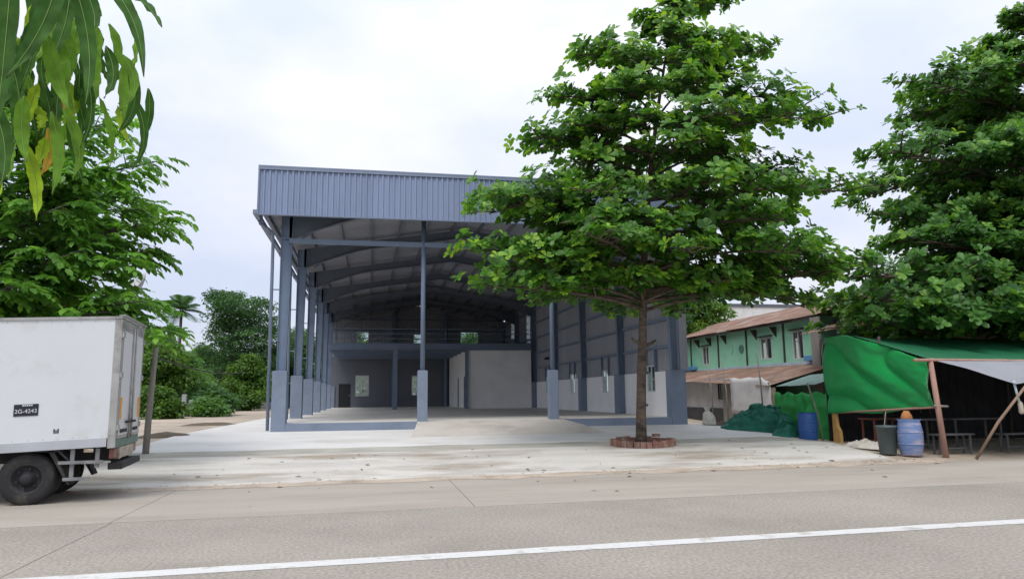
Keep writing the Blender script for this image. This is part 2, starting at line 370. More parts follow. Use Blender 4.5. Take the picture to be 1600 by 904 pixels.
# rafters
def rafter(y, side):
    yc = y+.24; mb = MB(); n = 12
    xa, xb = (XL-.1, 4.05) if side < 0 else (XR+.1, 4.05)
    top, bot = [], []
    for i in range(n+1):
        t = i/n; x = xa+(xb-xa)*t; zr = ROOF(x)-.17
        dep = .30+.52*max(0, 1-t/.38)**1.3+.05*t
        top.append((x, zr)); bot.append((x, zr-dep))
    for i in range(n):
        a, b, c, d = top[i], top[i+1], bot[i+1], bot[i]
        mb.prism([a, b, c, d], yc-.012, yc+.012)
        mb.prism([(a[0], a[1]), (b[0], b[1]), (b[0], b[1]-.02), (a[0], a[1]-.02)], yc-.1, yc+.1)
        mb.prism([(d[0], d[1]), (c[0], c[1]), (c[0], c[1]-.02), (d[0], d[1]-.02)], yc-.1, yc+.1)
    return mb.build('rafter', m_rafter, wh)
for k in range(7):
    for s in (-1, 1): rafter(YF+k*BAY, s)
# purlins along the hall
for i in range(14):
    x = -3.45+i*(15.0/13); z = ROOF(x)
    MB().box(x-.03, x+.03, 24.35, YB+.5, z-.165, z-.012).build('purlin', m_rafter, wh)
# roof sheets
roof = MB().prism([(3.75, ROOF(3.75)+.05), (4.05, ROOF(4.05)+.06), (4.35, ROOF(4.35)+.05), (4.35, ROOF(4.35)+.07), (4.05, ROOF(4.05)+.09), (3.75, ROOF(3.75)+.07)], 24.3, YB+.6).build('roof', m_trim, wh)
def ribbed(width, n, depth=.03):
    """(offset, height) profile of one trapezoidal sheet"""
    p = width/n; pr = []
    for i in range(n):
        a = i*p; pr += [(a, 0), (a+.5*p, 0), (a+.6*p, depth), (a+.9*p, depth)]
    pr.append((width, 0)); return pr
SW = .9
def roof_sheet_mesh(side):
    mb = MB(); pr = ribbed(SW, 4, .022); xa, xb = (-3.65, 4.03) if side < 0 else (11.75, 4.07)
    lo = [(xa, y, ROOF(xa)+h) for y, h in pr]; hi = [(xb, y, ROOF(xb)+h) for y, h in pr]
    me = mb.grid([lo, hi]).mesh('roof_sheet', m_roof); return me
rm = {s: roof_sheet_mesh(s) for s in (-1, 1)}
ny = int((YB+.5-24.3)/SW)+1
for s in (-1, 1):
    for k in range(ny): link('roof_sheet', rm[s], roof, Vector((0, 24.3+k*SW, 0))-wloc(roof))
# fascia of ribbed sheets
FX0, FX1, FZ0, FZ1, FY = -3.65, 11.9, 7.56, 9.14, 24.2
fb = MB().box(FX0-.02, FX1+.02, FY-.05, FY+.12, FZ1, FZ1+.045).box(FX0-.02, FX1+.02, FY-.045, FY-.03, FZ1-.09, FZ1)
fb.box(FX0, FX1, FY-.035, FY+.10, FZ0-.03, FZ0).box(FX0-.02, FX0+.03, FY-.04, FY+.1, FZ0, FZ1).box(FX1-.03, FX1+.02, FY-.04, FY+.1, FZ0, FZ1)
fascia = fb.build('fascia', m_trim, wh)
for zz in (7.75, 8.4, 9.0): MB().box(FX0+.03, FX1-.03, FY+.05, FY+.12, zz, zz+.08).build('fascia_rail', m_steel, fascia)
nf = 17; fw = (FX1-FX0-.06)/nf; me = MB().grid([[(x, -h, 0) for x, h in ribbed(fw, 5, .04)], [(x, -h, FZ1-FZ0) for x, h in ribbed(fw, 5, .04)]]).mesh('cladding_sheet', m_clad)
for k in range(nf): link('cladding_sheet', me, fascia, Vector((FX0+.03+k*fw, FY+.02, FZ0))-wloc(fascia))
for x in (FX0, FX1-.02): MB().box(x, x+.02, FY+.1, FY+1.1, FZ0+.1, FZ1).build('fascia_return', m_clad, fascia)
# eave gutters and downpipes on the open side
for x in (-3.80, 11.75): MB().box(x, x+.15, FY+.02, YB+.6, 7.56, 7.70).build('gutter', m_trim, wh)
for k in range(7):
    y = YF+k*BAY+.2
    MB().tube([(-3.72, y, 7.58), (-3.70, y, 7.46), (-3.42, y, 7.28), (-3.28, y, 7.12), (-3.26, y, 6.8), (-3.22, y, .58)], .055, 8).build('downpipe', m_trim, wh, smooth=True)
    MB().box(-3.30, -3.06, y-.02, y+.02, 2.2, 2.24).build('pipe_bracket', m_trim, wh)
    for zz in (3.5, 5.2): MB().box(-3.31, -2.95, y-.02, y+.02, zz, zz+.04).build('pipe_bracket', m_trim, wh)
# front posts and tie beam
for x in (1.795, 6.375):
    c = MB().tube([(x, YF+.17, ZP-.01), (x, YF+.17, 7.75)], .078, 14).build('front_post', m_steel, wh, smooth=True)
    MB().box(x-.165, x+.165, YF+.0, YF+.34, ZS-.02, ZP).build('plinth', m_plinth, c, bevel=.012)
    MB().box(x-.13, x+.13, YF+.06, YF+.28, ZP, ZP+.02).build('base_plate', m_steel, c)
MB().box(XL-.1, XR+.1, YF+.10, YF+.14, 6.80, 6.96).box(XL-.1, XR+.1, YF+.14, YF+.20, 6.93, 6.96).box(XL-.1, XR+.1, YF+.14, YF+.20, 6.80, 6.83).build('tie_beam', m_steel, wh)
for k in range(6):                                     # eave struts and knee braces along the open row
    y0, y1 = YF+k*BAY+.25, YF+(k+1)*BAY+.23
    MB().box(-3.05, -2.97, y0+.1, y1-.1, 7.3, 7.45).build('eave_strut', m_steel, wh)
    MB().bar((-2.95, y0+.1, 6.5), (-2.95, y0+1.1, 7.32), .06, .06).build('knee_brace', m_steel, wh)
    MB().bar((-2.35, y0+.02, 7.0), (-1.2, y0+.9, ROOF(-1.2)-.16), .05, .05).build('knee_brace', m_steel, wh)
# right wall: plaster dado, girts, ribbed cladding, windows
SHW = BAY/6; Y0 = 25.3
wins = [(2, 1.72, 2.78), (8, 1.72, 2.78), (14, 1.72, 2.78), (20, 1.72, 2.78), (26, 5.3, 7.4), (32, 6.0, 7.5)]
wmap = {k: (a, b) for k, a, b in wins}
db = MB(); yprev = YF+.1
for k, a, b in wins[:4]:
    ya, yb = Y0+k*SHW+.05, Y0+(k+1)*SHW-.05
    db.box(11.06, 11.24, yprev, ya, ZS-.3, 2.5); db.box(11.06, 11.24, ya, yb, ZS-.3, a); yprev = yb
db.box(11.06, 11.24, yprev, YB+.2, ZS-.3, 2.5)
side = db.build('side_wall', m_dado, wh)
pr = ribbed(SHW, 5, .025)
mshare = {}
def clad_y(k, z0, z1):
    key = (round(z0, 2), round(z1, 2))
    if key not in mshare: mshare[key] = MB().grid([[(h, y, z0) for y, h in pr], [(h, y, z1) for y, h in pr]]).mesh('cladding_sheet', m_cladin)
    link('cladding_sheet', mshare[key], side, Vector((11.13, Y0+k*SHW, 0))-wloc(side))
for k in range(-1, 36):
    top = ROOF(11.13)-.02
    if k in wmap:
        a, b = wmap[k]
        if a > 2.5: clad_y(k, 2.5, a)
        clad_y(k, b, top)
    else: clad_y(k, 2.5, top)
for k in range(6):
    for z in (3.43, 4.46, 5.47, 6.5, 7.4):
        if k >= 4 and z in (6.5,): continue
        MB().box(11.0, 11.11, YF+k*BAY+.5, YF+(k+1)*BAY, z-.05, z+.05).build('girt', m_steel, side)
def window(cx0, cx1, z0, z1, plane, axis, parent, cols=2, rows=1, m=m_white, depth=.07):
    """framed window in plane x=plane (axis 'x') or y=plane (axis 'y')"""
    bx = (lambda mb, a, b, c, d, t0, t1: mb.box(t0, t1, a, b, c, d)) if axis == 'x' else (lambda mb, a, b, c, d, t0, t1: mb.box(a, b, t0, t1, c, d))
    fr = MB(); t = .05; p0, p1 = plane-depth/2, plane+depth/2
    bx(fr, cx0, cx1, z0, z0+t, p0, p1); bx(fr, cx0, cx1, z1-t, z1, p0, p1)
    bx(fr, cx0, cx0+t, z0+t, z1-t, p0, p1); bx(fr, cx1-t, cx1, z0+t, z1-t, p0, p1)
    for i in range(1, cols): x = cx0+(cx1-cx0)*i/cols; bx(fr, x-.02, x+.02, z0+t, z1-t, p0+.01, p1-.01)
    for i in range(1, rows): z = z0+(z1-z0)*i/rows; bx(fr, cx0+t, cx1-t, z-.02, z+.02, p0+.013, p1-.013)
    o = fr.build('window', m, parent)
    for i in range(cols):
        for j in range(rows):
            a, b = cx0+t/2+(cx1-cx0-t)*i/cols, cx0+t/2+(cx1-cx0-t)*(i+1)/cols; c, d = z0+t/2+(z1-z0-t)*j/rows, z0+t/2+(z1-z0-t)*(j+1)/rows
            g = MB(); bx(g, a+.01, b-.01, c+.01, d-.01, plane-.004, plane+.004); g.build('pane', GLASS, o)
    return o
for k, a, b in wins: window(Y0+k*SHW+.055, Y0+(k+1)*SHW-.055, a, b-.003, 11.1, 'x', wh, 2, 1 if a < 2 else 3)
for k in (2, 8, 14, 20):                               # studs over the windows
    for yy in (Y0+k*SHW-.02, Y0+(k+1)*SHW+.02): MB().box(11.02, 11.1, yy-.035, yy+.035, 2.5, 3.38).build('stud', m_steel, wh)
# back wall
bk = MB(); yb0, yb1 = YB+.1, YB+.28
def wall_with_holes(mb, x0, x1, z0, z1, holes, y0, y1):
    xs = sorted({x0, x1, *[h[0] for h in holes], *[h[1] for h in holes]})
    for a, b in zip(xs, xs[1:]):
        hs = sorted([h for h in holes if h[0] <= a and h[1] >= b], key=lambda h: h[2]); z = z0
        for h in hs:
            if h[2] > z: mb.box(a, b, y0, y1, z, h[2])
            z = h[3]
        if z < z1: mb.box(a, b, y0, y1, z, z1)
holes = [(-2.33, -1.4, ZS-.3, 2.66), (-1.06, 0, 1.68, 3.32), (3.38, 4.25, 1.7, 3.3)]
wall_with_holes(bk, -3.0, 11.2, ZS-.3, 4.8, holes, yb0, yb1)
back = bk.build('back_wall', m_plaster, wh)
dr = MB().box(-2.33, -1.4, yb0+.06, yb0+.10, ZS, 2.66).build('door', m_dark, wh)
MB().box(-1.52, -1.48, yb0+.02, yb0+.06, 1.7, 1.82).build('handle', m_alu, dr)
window(-1.055, -.005, 1.685, 3.315, yb0+.05, 'y', wh, 2, 3); window(3.385, 4.245, 1.705, 3.295, yb0+.05, 'y', wh, 2, 3)
uw = [(-1.0, -.07, 5.8, 6.8), (3.5, 4.4, 5.8, 6.65), (7.35, 8.85, 5.7, 6.85)]
xs = [-3.0+i*.93 for i in range(16)]
xs = sorted([x for x in xs if not any(a-.3 < x < b+.3 for a, b, _, _ in uw)]+[v for a, b, _, _ in uw for v in (a, b)])
for a, b in zip(xs, xs[1:]):
    def sh(z0, z1a, z1b):
        p = ribbed(b-a, max(2, round((b-a)/.19)), .025)
        MB().grid([[(a+x, yb0+.1+h, z0) for x, h in p], [(a+x, yb0+.1+h, z1a+(z1b-z1a)*x/(b-a)) for x, h in p]]).build('cladding_sheet', m_cladin, back)
    h = [u for u in uw if u[0] <= a+.001 and u[1] >= b-.001]
    za, zb = ROOF(a)+.0, ROOF(b)+.0
    if h: sh(4.8, h[0][2], h[0][2]); sh(h[0][3], za, zb)
    else: sh(4.8, za, zb)
for a, b, c, d in uw: window(a+.003, b-.003, c, d, yb0+.08, 'y', wh, 2 if b-a < 1.2 else 3, 2)
for z in (5.75, 6.9, 7.8): MB().box(-2.9, 11, yb0-.02, yb0+.07, z-.05, z+.05).build('girt', m_steel, back)
for x in (1.9, 6.1): MB().box(x-.12, x+.12, yb0-.22, yb0-.03, ZS, ROOF(x)-.2).build('wind_column', m_steel, wh)
# mezzanine and enclosed room
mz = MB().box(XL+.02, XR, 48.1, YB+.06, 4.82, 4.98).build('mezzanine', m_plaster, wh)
MB().box(XL+.02, XR, 47.92, 48.08, 4.63, 4.66).box(XL+.02, XR, 47.99, 48.02, 4.66, 5.04).box(XL+.02, XR, 47.92, 48.08, 5.04, 5.07).build('edge_beam', m_steel, mz)
for z in (6.0, 5.68, 5.36): MB().tube([(XL+.02, 47.96, z), (XR, 47.96, z)], .024, 6).build('rail', m_steel, mz)
for i in range(8): x = XL+.1+i*1.86; MB().box(x-.02, x+.02, 47.94, 47.98, 5.07, 6.0).build('rail_post', m_steel, mz)
for i in range(5): MB().box(XL+.1, XR-.1, 49.5+i*2.3, 49.62+i*2.3, 4.58, 4.82).build('floor_beam', m_steel, mz)
MB().box(1.52, 1.80, 47.9, 47.92, ZS, 4.63).box(1.52, 1.80, 48.1, 48.12, ZS, 4.63).box(1.65, 1.67, 47.92, 48.1, ZS, 4.63).build('support_column', m_steel, mz)
MB().box(6.22, 6.40, 47.97, 48.15, ZS, 4.63).build('support_column', m_steel, mz)
rm_ = MB().box(6.42, 10.72, 48.16, 48.3, ZS, 4.80); wall_tmp = MB()
rm_.box(6.42, 6.56, 48.3, 49.6, ZS, 4.8).box(6.42, 6.56, 50.5, 53.2, ZS, 4.8).box(6.42, 6.56, 54.1, YB, ZS, 4.8).box(6.42, 6.56, 49.6, 50.5, 2.95, 4.8).box(6.42, 6.56, 53.2, 54.1, 2.95, 4.8)
room = rm_.build('room_wall', m_dado, wh)
for a in (49.6, 53.2): MB().box(6.48, 6.53, a, a+.9, ZS, 2.95).build('door', m_dark, room)
MB().tube([(10.9, 44.2, 3.9), (10.9, 44.8, 3.9)], .09, 8).build('flood_lamp', m_dark, wh)
# ------------------------------------------------------------------ foliage
def leaf_tpl(L, Wd, prof, fold=.18, droop=.25):
    """leaf along +x, returns verts, quads; prof = [(t, halfwidth)]"""
    V, Q = [], []
    for t, hw in prof:
        z = -droop*L*t*t
        V += [(t*L, -hw*Wd, z+fold*hw*Wd), (t*L, 0, z), (t*L, hw*Wd, z+fold*hw*Wd)]
    for i in range(len(prof)-1):
        a = i*3; Q += [(a, a+1, a+4, a+3), (a+1, a+2, a+5, a+4)]
    return np.array(V, float), np.array(Q)
def rotm(ax, an):
    return np.array(Matrix.Rotation(an, 3, Vector(ax)))
def rosette(rng, n=8, L=.25, W=.29, lo=0, hi=48):
    """almond-like whorl of broad leaves, spread round +z"""
    Vs, Qs, Rn, k = [], [], [], 0
    base = rng.uniform(.2, .6)
    for i in range(n):
        az = 2*math.pi*(i+rng.uniform(-.3, .3))/n; el = math.radians(rng.uniform(lo, hi)); s = rng.uniform(.6, 1.2)
        v, q = leaf_tpl(L*s, W*s**.7, [(0, .02), (.45, .20), (.78, .27), (1, .09)], .25, rng.uniform(.05, .35))
        v = v+np.array([.02, 0, 0]); v = v@rotm((1, 0, 0), rng.uniform(-.5, .5)).T@rotm((0, 1, 0), -el).T@rotm((0, 0, 1), az).T
        Vs.append(v); Qs.append(q+k); k += len(v); Rn.append(np.full(len(v), np.clip(base+rng.uniform(-.25, .25), 0, 1)))
    return np.concatenate(Vs), np.concatenate(Qs), np.concatenate(Rn)
def pinnate(rng, pairs=5, L=.42, l=.15, W=.075):
    """drooping compound leaf along +x"""
    Vs, Qs, Rn, k = [], [], [], 0; base = rng.uniform(.15, .8)
    sag = rng.uniform(.25, .6)
    def add(p, ang, tilt, s):
        nonlocal k
        v, q = leaf_tpl(l*s, W*s, [(0, .06), (.3, .5), (.68, .48), (1, .04)], .2, .25)
        v = v@rotm((1, 0, 0), rng.uniform(-.4, .4)).T@rotm((0, 1, 0), tilt).T@rotm((0, 0, 1), ang).T+np.array(p)
        Vs.append(v); Qs.append(q+k); k += len(v); Rn.append(np.full(len(v), np.clip(base+rng.uniform(-.2, .2), 0, 1)))
    pt = lambda t: (L*t*(1-.12*t), 0, -sag*L*t*t)
    for i in range(pairs):
        t = .22+.72*i/pairs
        for s in (-1, 1): add(pt(t), s*math.radians(rng.uniform(45, 70)), rng.uniform(.1, .5), rng.uniform(.8, 1.1)*(1.05-.25*abs(t-.5)))
    add(pt(.98), 0, rng.uniform(.3, .7), 1.05)
    for i in range(3):                                   # rachis
        a, b = np.array(pt(i/3)), np.array(pt((i+1)/3)); Vs.append(np.array([a+[0, -.004, 0], a+[0, .004, 0], b+[0, .004, 0], b+[0, -.004, 0]])); Qs.append(np.array([(0, 1, 2, 3)])+k); k += 4; Rn.append(np.full(4, .4))
    return np.concatenate(Vs), np.concatenate(Qs), np.concatenate(Rn)
def clump(rng, n=40, r=.5, L=.22, W=.12, flat=.55):
    """loose ball of small leaves for trees far off"""
    Vs, Qs, Rn, k = [], [], [], 0; base = rng.uniform(.2, .7)
    for i in range(n):
        d = rng.normal(size=3); d /= np.linalg.norm(d); p = d*r*rng.uniform(.3, 1)**.6*np.array([1, 1, flat])
        v = np.array([(0, 0, 0), (L*.5, -W*.5, 0), (L, 0, -L*.15), (L*.5, W*.5, 0)])
        v = v@rotm((1, 0, 0), rng.uniform(-.8, .8)).T@rotm((0, 1, 0), rng.uniform(-.4, .9)).T@rotm((0, 0, 1), math.atan2(d[1], d[0])+rng.uniform(-1, 1)).T+p
        Vs.append(v); Qs.append(np.array([(0, 1, 2, 3)])+k); k += 4; Rn.append(np.full(4, np.clip(base+rng.uniform(-.25, .25), 0, 1)))
    return np.concatenate(Vs), np.concatenate(Qs), np.concatenate(Rn)
def frames(axes, spin, along=None):
    """rotation matrices (N,3,3) taking +z to axes (or +x to along with +z near axes)"""
    z = axes/np.linalg.norm(axes, axis=1, keepdims=True)
    if along is None:
        h = np.stack([np.cos(spin), np.sin(spin), np.zeros_like(spin)], 1); x = h-z*(h*z).sum(1, keepdims=True)
    else:
        x = along/np.linalg.norm(along, axis=1, keepdims=True); y = np.cross(z, x); y /= np.linalg.norm(y, axis=1, keepdims=True); z = np.cross(x, y)
    x = x/np.linalg.norm(x, axis=1, keepdims=True); y = np.cross(z, x)
    return np.stack([x, y, z], 2)
def scatter(tpls, pos, rot, scl, rng, off=(0, 0, 0), tint=.12, add=None):
    """one mesh from instanced templates"""
    Vs, Qs, Rs, k = [], [], [], 0; pick = rng.integers(0, len(tpls), len(pos)); off = np.array(off)
    for t, (v, q, r) in enumerate(tpls):
        ix = np.where(pick == t)[0]
        if not len(ix): continue
        W = np.einsum('nij,vj->nvi', rot[ix], v)*scl[ix][:, None, None]+(pos[ix]-off)[:, None, :]
        Q = q[None]+(np.arange(len(ix))*len(v))[:, None, None]+k; k += len(ix)*len(v)
        Vs.append(W.reshape(-1, 3)); Qs.append(Q.reshape(-1, 4)); Rs.append(np.clip(r[None]+(rng.uniform(-tint, tint, len(ix)) if add is None else np.asarray(add)[ix])[:, None], 0, 1).ravel())
    return np.concatenate(Vs), np.concatenate(Qs), np.concatenate(Rs)
def crown(root, name, tpls, P, A, S, m, rng, along=None, singles=300, single_name='leaf_cluster', eye=np.array([0, 0, 1.65]), pick=None, tip=None):
    """the clusters showing largest are objects of their own, the rest one mass"""
    P, A, S = np.array(P, float), np.array(A, float), np.array(S, float)
    rot = frames(A, rng.uniform(0, 6.28, len(P)), None if along is None else np.array(along, float))
    o0 = np.array(wloc(root))
    if singles:
        key = np.linalg.norm(P-eye, axis=1) if pick is None else pick(P); ix = np.argsort(key)[:singles]; mask = np.ones(len(P), bool); mask[ix] = False
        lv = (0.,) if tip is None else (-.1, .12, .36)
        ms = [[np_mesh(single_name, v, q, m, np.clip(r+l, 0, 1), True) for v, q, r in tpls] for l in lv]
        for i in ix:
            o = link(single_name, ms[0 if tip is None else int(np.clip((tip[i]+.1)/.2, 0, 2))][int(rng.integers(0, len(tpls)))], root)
            mm = Matrix(rot[i].tolist()).to_4x4()@Matrix.Diagonal((S[i], S[i], S[i], 1)); mm.translation = Vector((P[i]-o0).tolist()); o.matrix_local = mm
        P, rot, S = P[mask], rot[mask], S[mask]; tip = None if tip is None else np.array(tip)[mask]
    V, Q, Rn = scatter(tpls, P, rot, S, rng, o0, add=tip)
    c = link(name, np_mesh(name, V, Q, m, Rn, True), root); c['kind'] = 'stuff'; return c
def bez(a, b, c, d, n):
    return [((1-t)**3)*a+3*t*(1-t)**2*b+3*t*t*(1-t)*c+t**3*d for t in [i/n for i in range(n+1)]]
def tiered_tree(root, trunk, radii, tiers, m_leaf, seed, tpls, step=.30, dens=1., singles=300, m_b=None, rise=.35, droop=.35, pick=None, slots=(.30, 1.0, 8), extra=(), scl=(.65, 1.2)):
    """trunk: points; tiers: (z, xl, xr, depth radius, branches). Almond habit: flat whorls of branches carrying leaf clusters"""
    rng = np.random.default_rng(seed); m_b = m_b or m_bark
    MB().tube(trunk, radii, 12).build('trunk', m_b, root, smooth=True)
    tv = [Vector(p) for p in trunk]
    def at_z(z):
        for a, b in zip(tv, tv[1:]):
            if a.z <= z <= b.z: return a.lerp(b, (z-a.z)/(b.z-a.z+1e-9))
        return tv[-1] if z > tv[-1].z else tv[0]
    P, A, S, T = [], [], [], []
    jobs = []
    for ti, (z, xl, xr, dy, nb) in enumerate(tiers):
        c0 = at_z(z-rise*.8); ph = rng.uniform(0, 6.28)
        for b in range(nb):
            az = ph+2*math.pi*(b+rng.uniform(-.28, .28))/nb; ca, sa = math.cos(az), math.sin(az)
            rx = (xr-c0.x) if ca > 0 else (c0.x-xl); rx = max(rx, .4)
            Rb = 1/math.sqrt((ca/rx)**2+(sa/dy)**2)*rng.uniform(.72, 1.08)
            d = Vector((ca, sa, 0)); end = Vector((c0.x, c0.y, z))+d*Rb+Vector((0, 0, rng.uniform(-droop, .15)*(.3+.12*Rb)))
            jobs.append((c0, az, d, Rb, end, nb))
    for e in extra:                                      # single long limbs
        e = Vector(e); c0 = at_z(min(e.z, tv[-1].z)-rise*.5-.1*(e.xy-tv[0].xy).length*.5); v = e-c0; az = math.atan2(v.y, v.x); jobs.append((c0, az, Vector((math.cos(az), math.sin(az), 0)), v.xy.length, e, 6))
    for c0, az, d, Rb, end, nb in jobs:
        if True:
            pts = bez(c0, c0+d*Rb*.3+Vector((0, 0, rise)), c0+d*Rb*.65+Vector((0, 0, rise*1.1+.1)), end, 8)
            r0 = .018+.011*Rb
            mb = MB().tube(pts, [r0*(1-.8*i/8) for i in range(9)], 6)
            def put(p, out, tip=0.):
                for _ in range(1+int(rng.random() < dens)):
                    j = rng.normal(size=3)*np.array([.13, .13, .09]); P.append((p.x+j[0], p.y+j[1], p.z+.06+j[2]))
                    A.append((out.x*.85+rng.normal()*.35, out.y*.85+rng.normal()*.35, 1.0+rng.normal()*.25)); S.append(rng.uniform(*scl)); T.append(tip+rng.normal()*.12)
            put(end, d, .35)  # lighter tips: young growth and highlight; inner clusters carry crown shade in colour
            for k in range(slots[2]):
                t = slots[0]+(slots[1]-slots[0])*(k+rng.uniform(0, .9))/slots[2]; i = min(7, int(t*8)); p = pts[i].lerp(pts[i+1], t*8-i)
                for s in (-1, 1):
                    ln = Rb*rng.uniform(.20, .42)*(1.25-.75*t)*(1 if nb > 4 else 1.2)
                    if ln < .25: continue
                    a2 = az+s*rng.uniform(.6, 1.15); d2 = Vector((math.cos(a2), math.sin(a2), 0)); e2 = p+d2*ln+Vector((0, 0, rng.uniform(-.12, .28)*ln+.05))
                    mb.tube([p, p.lerp(e2, .5)+Vector((0, 0, .04)), e2], [r0*.35, r0*.28, .006], 4, False)
                    n = max(1, int(ln/step)); 
                    for q in range(n):
                        u = 1-q*step/ln
                        if u < .25: break
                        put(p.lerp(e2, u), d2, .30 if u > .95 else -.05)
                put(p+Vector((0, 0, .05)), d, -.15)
            mb.build('branch', m_b, root, smooth=True)
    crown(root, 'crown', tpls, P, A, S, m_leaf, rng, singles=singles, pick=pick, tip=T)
    return len(P)
ml_almond = leaf_mat('almond_leaf', (.026, .085, .022), (.085, .215, .032), (.26, .44, .045), .40, .42)
ml_almond2 = leaf_mat('almond_leaf_dark', (.024, .08, .024), (.075, .20, .036), (.21, .38, .05), .40, .42)
ml_left = leaf_mat('compound_leaf', (.075, .18, .04), (.15, .33, .055), (.28, .49, .08), .5, .42)
ml_bg1 = leaf_mat('far_leaf_green', (.06, .135, .045), (.105, .225, .06), (.18, .31, .08), .38, .6)
ml_bg2 = leaf_mat('far_leaf_dark', (.035, .09, .04), (.068, .155, .055), (.13, .24, .075), .35, .6)
ml_bg3 = leaf_mat('far_leaf_yellowgreen', (.045, .10, .025), (.085, .175, .03), (.16, .26, .05), .35, .6)
rt = np.random.default_rng(3)
ros = [rosette(rt, int(rt.integers(7, 11))) for _ in range(10)]
# almond tree on the forecourt
def plane(x, z, s=.975): return x*s, 1.65+(z-1.65)*s
TX, TY = 7.43, 19.5
at = empty('almond_tree', (TX, TY, .27), 'tall tiered almond tree rising from brick ring before the warehouse', 'tree')
trunk = [(TX, TY, .15), (TX+.02, TY, 1.0), (TX+.05, TY, 1.6), (TX+.09, TY+.02, 2.3), (TX+.15, TY, 3.2), (TX+.20, TY, 4.2), (TX+.22, TY, 4.85), (TX+.35, TY, 6.2), (TX+.6, TY+.05, 8.2), (TX+.95, TY, 10.4), (TX+1.3, TY, 12.2), (TX+1.5, TY, 13.6)]
tiers = [(4.5, 3.7, 12.2, 2.8, 7), (5.3, 2.6, 13.4, 3.6, 9), (6.1, 3.2, 13.2, 3.6, 7), (6.95, 2.9, 13.9, 3.6, 9), (8.15, 4.7, 13.8, 3.2, 7), (9.0, 4.4, 13.2, 3.2, 8), (10.0, 5.1, 13.2, 2.6, 6), (10.9, 5.7, 11.8, 2.0, 6), (11.8, 6.1, 11.9, 1.6, 5), (12.6, 7.7, 10.8, 1.0, 4), (13.35, 8.5, 10.1, .5, 3)]
nA = tiered_tree(at, trunk, [.165, .14, .134, .128, .118, .108, .108, .085, .07, .05, .03, .012], tiers, ml_almond, 11, ros, dens=.38, step=.28, droop=.6, slots=(.32, 1.0, 9), scl=(.55, 1.08), pick=lambda P: P[:, 1], extra=[(2.5, 19.0, 5.5), (3.0, 18.5, 4.45), (3.4, 18.3, 4.9), (2.95, 19.5, 6.9), (4.2, 19.0, 6.3), (4.45, 19.5, 8.9), (5.1, 19.3, 10.1), (5.8, 19.5, 11.5), (14.2, 19.3, 5.4), (14.5, 19.5, 7.8), (13.6, 19.3, 10.0), (12.0, 19.5, 12.1), (10.7, 19.5, 13.5), (9.2, 19.5, 13.9), (11.2, 18.6, 4.35), (9.6, 18.2, 4.6), (13.4, 18.8, 5.0), (5.4, 18.0, 4.6)])
for s, z in ((-1, 3.12), (1, 3.06)):
    MB().tube([(TX+.15+s*.08, TY-.03, z-.06), (TX+.15+s*.24, TY-.06, z), (TX+.15+s*.36, TY-.08, z+.09)], [.06, .048, .032], 7).build('branch_stub', m_bark, at, smooth=True)
for z in (1.35, 2.25, 2.9): MB().tube([(TX+.02+.045*z, TY, z-.035), (TX+.02+.047*z, TY, z), (TX+.02+.049*z, TY, z+.035)], [.14, .158, .138], 12, False).build('bark_ring', m_bark, at, smooth=True)
# big almond tree over the stall
bt = empty('shade_tree', (24.4, 22.2, .22), 'huge dense dark green tree overhanging the green tarpaulin stall', 'tree')
trunk = [(24.4, 22.2, .1), (24.4, 22.2, 2), (24.2, 22.1, 4), (24.3, 22.2, 7), (24.5, 22.2, 11), (24.8, 22.2, 14), (25, 22.2, 15.6)]
tiers = [(3.8, 16.9, 30, 4.4, 11), (4.7, 17.2, 31, 5.0, 11), (5.6, 17.4, 31, 5.2, 11), (6.6, 18.7, 31, 5.2, 10), (7.6, 19.3, 31, 5.0, 9), (8.6, 19.5, 31, 4.8, 9), (9.8, 18.3, 31, 4.8, 9), (10.9, 19.9, 30, 4.4, 7), (12.0, 21.3, 30, 4.0, 6), (13.0, 20.1, 30, 4.0, 9), (14.1, 22.3, 29, 3.2, 6), (15.2, 23.5, 29, 2.8, 6)]
nB = tiered_tree(bt, trunk, [.38, .34, .3, .25, .18, .1, .03], tiers, ml_almond2, 12, ros, dens=1.0, step=.27, slots=(.28, 1.0, 10), scl=(.62, 1.15), droop=1.0, extra=[(15.2, 20.2, 3.7), (15.5, 19.8, 4.5), (16.0, 20.6, 5.4), (15.9, 19.6, 4.0), (16.8, 19.3, 4.2), (17.2, 20.4, 6.6), (17.0, 20.5, 9.6), (18.9, 20.8, 12.3), (17.6, 19.0, 5.2), (18.2, 18.9, 3.9), (19.6, 18.8, 4.2), (18, 21.5, 7.6), (23.0, 21, 15.2)], pick=lambda P: P[:, 1]+P[:, 0]*.55+np.abs(P[:, 2]-7)*.15)
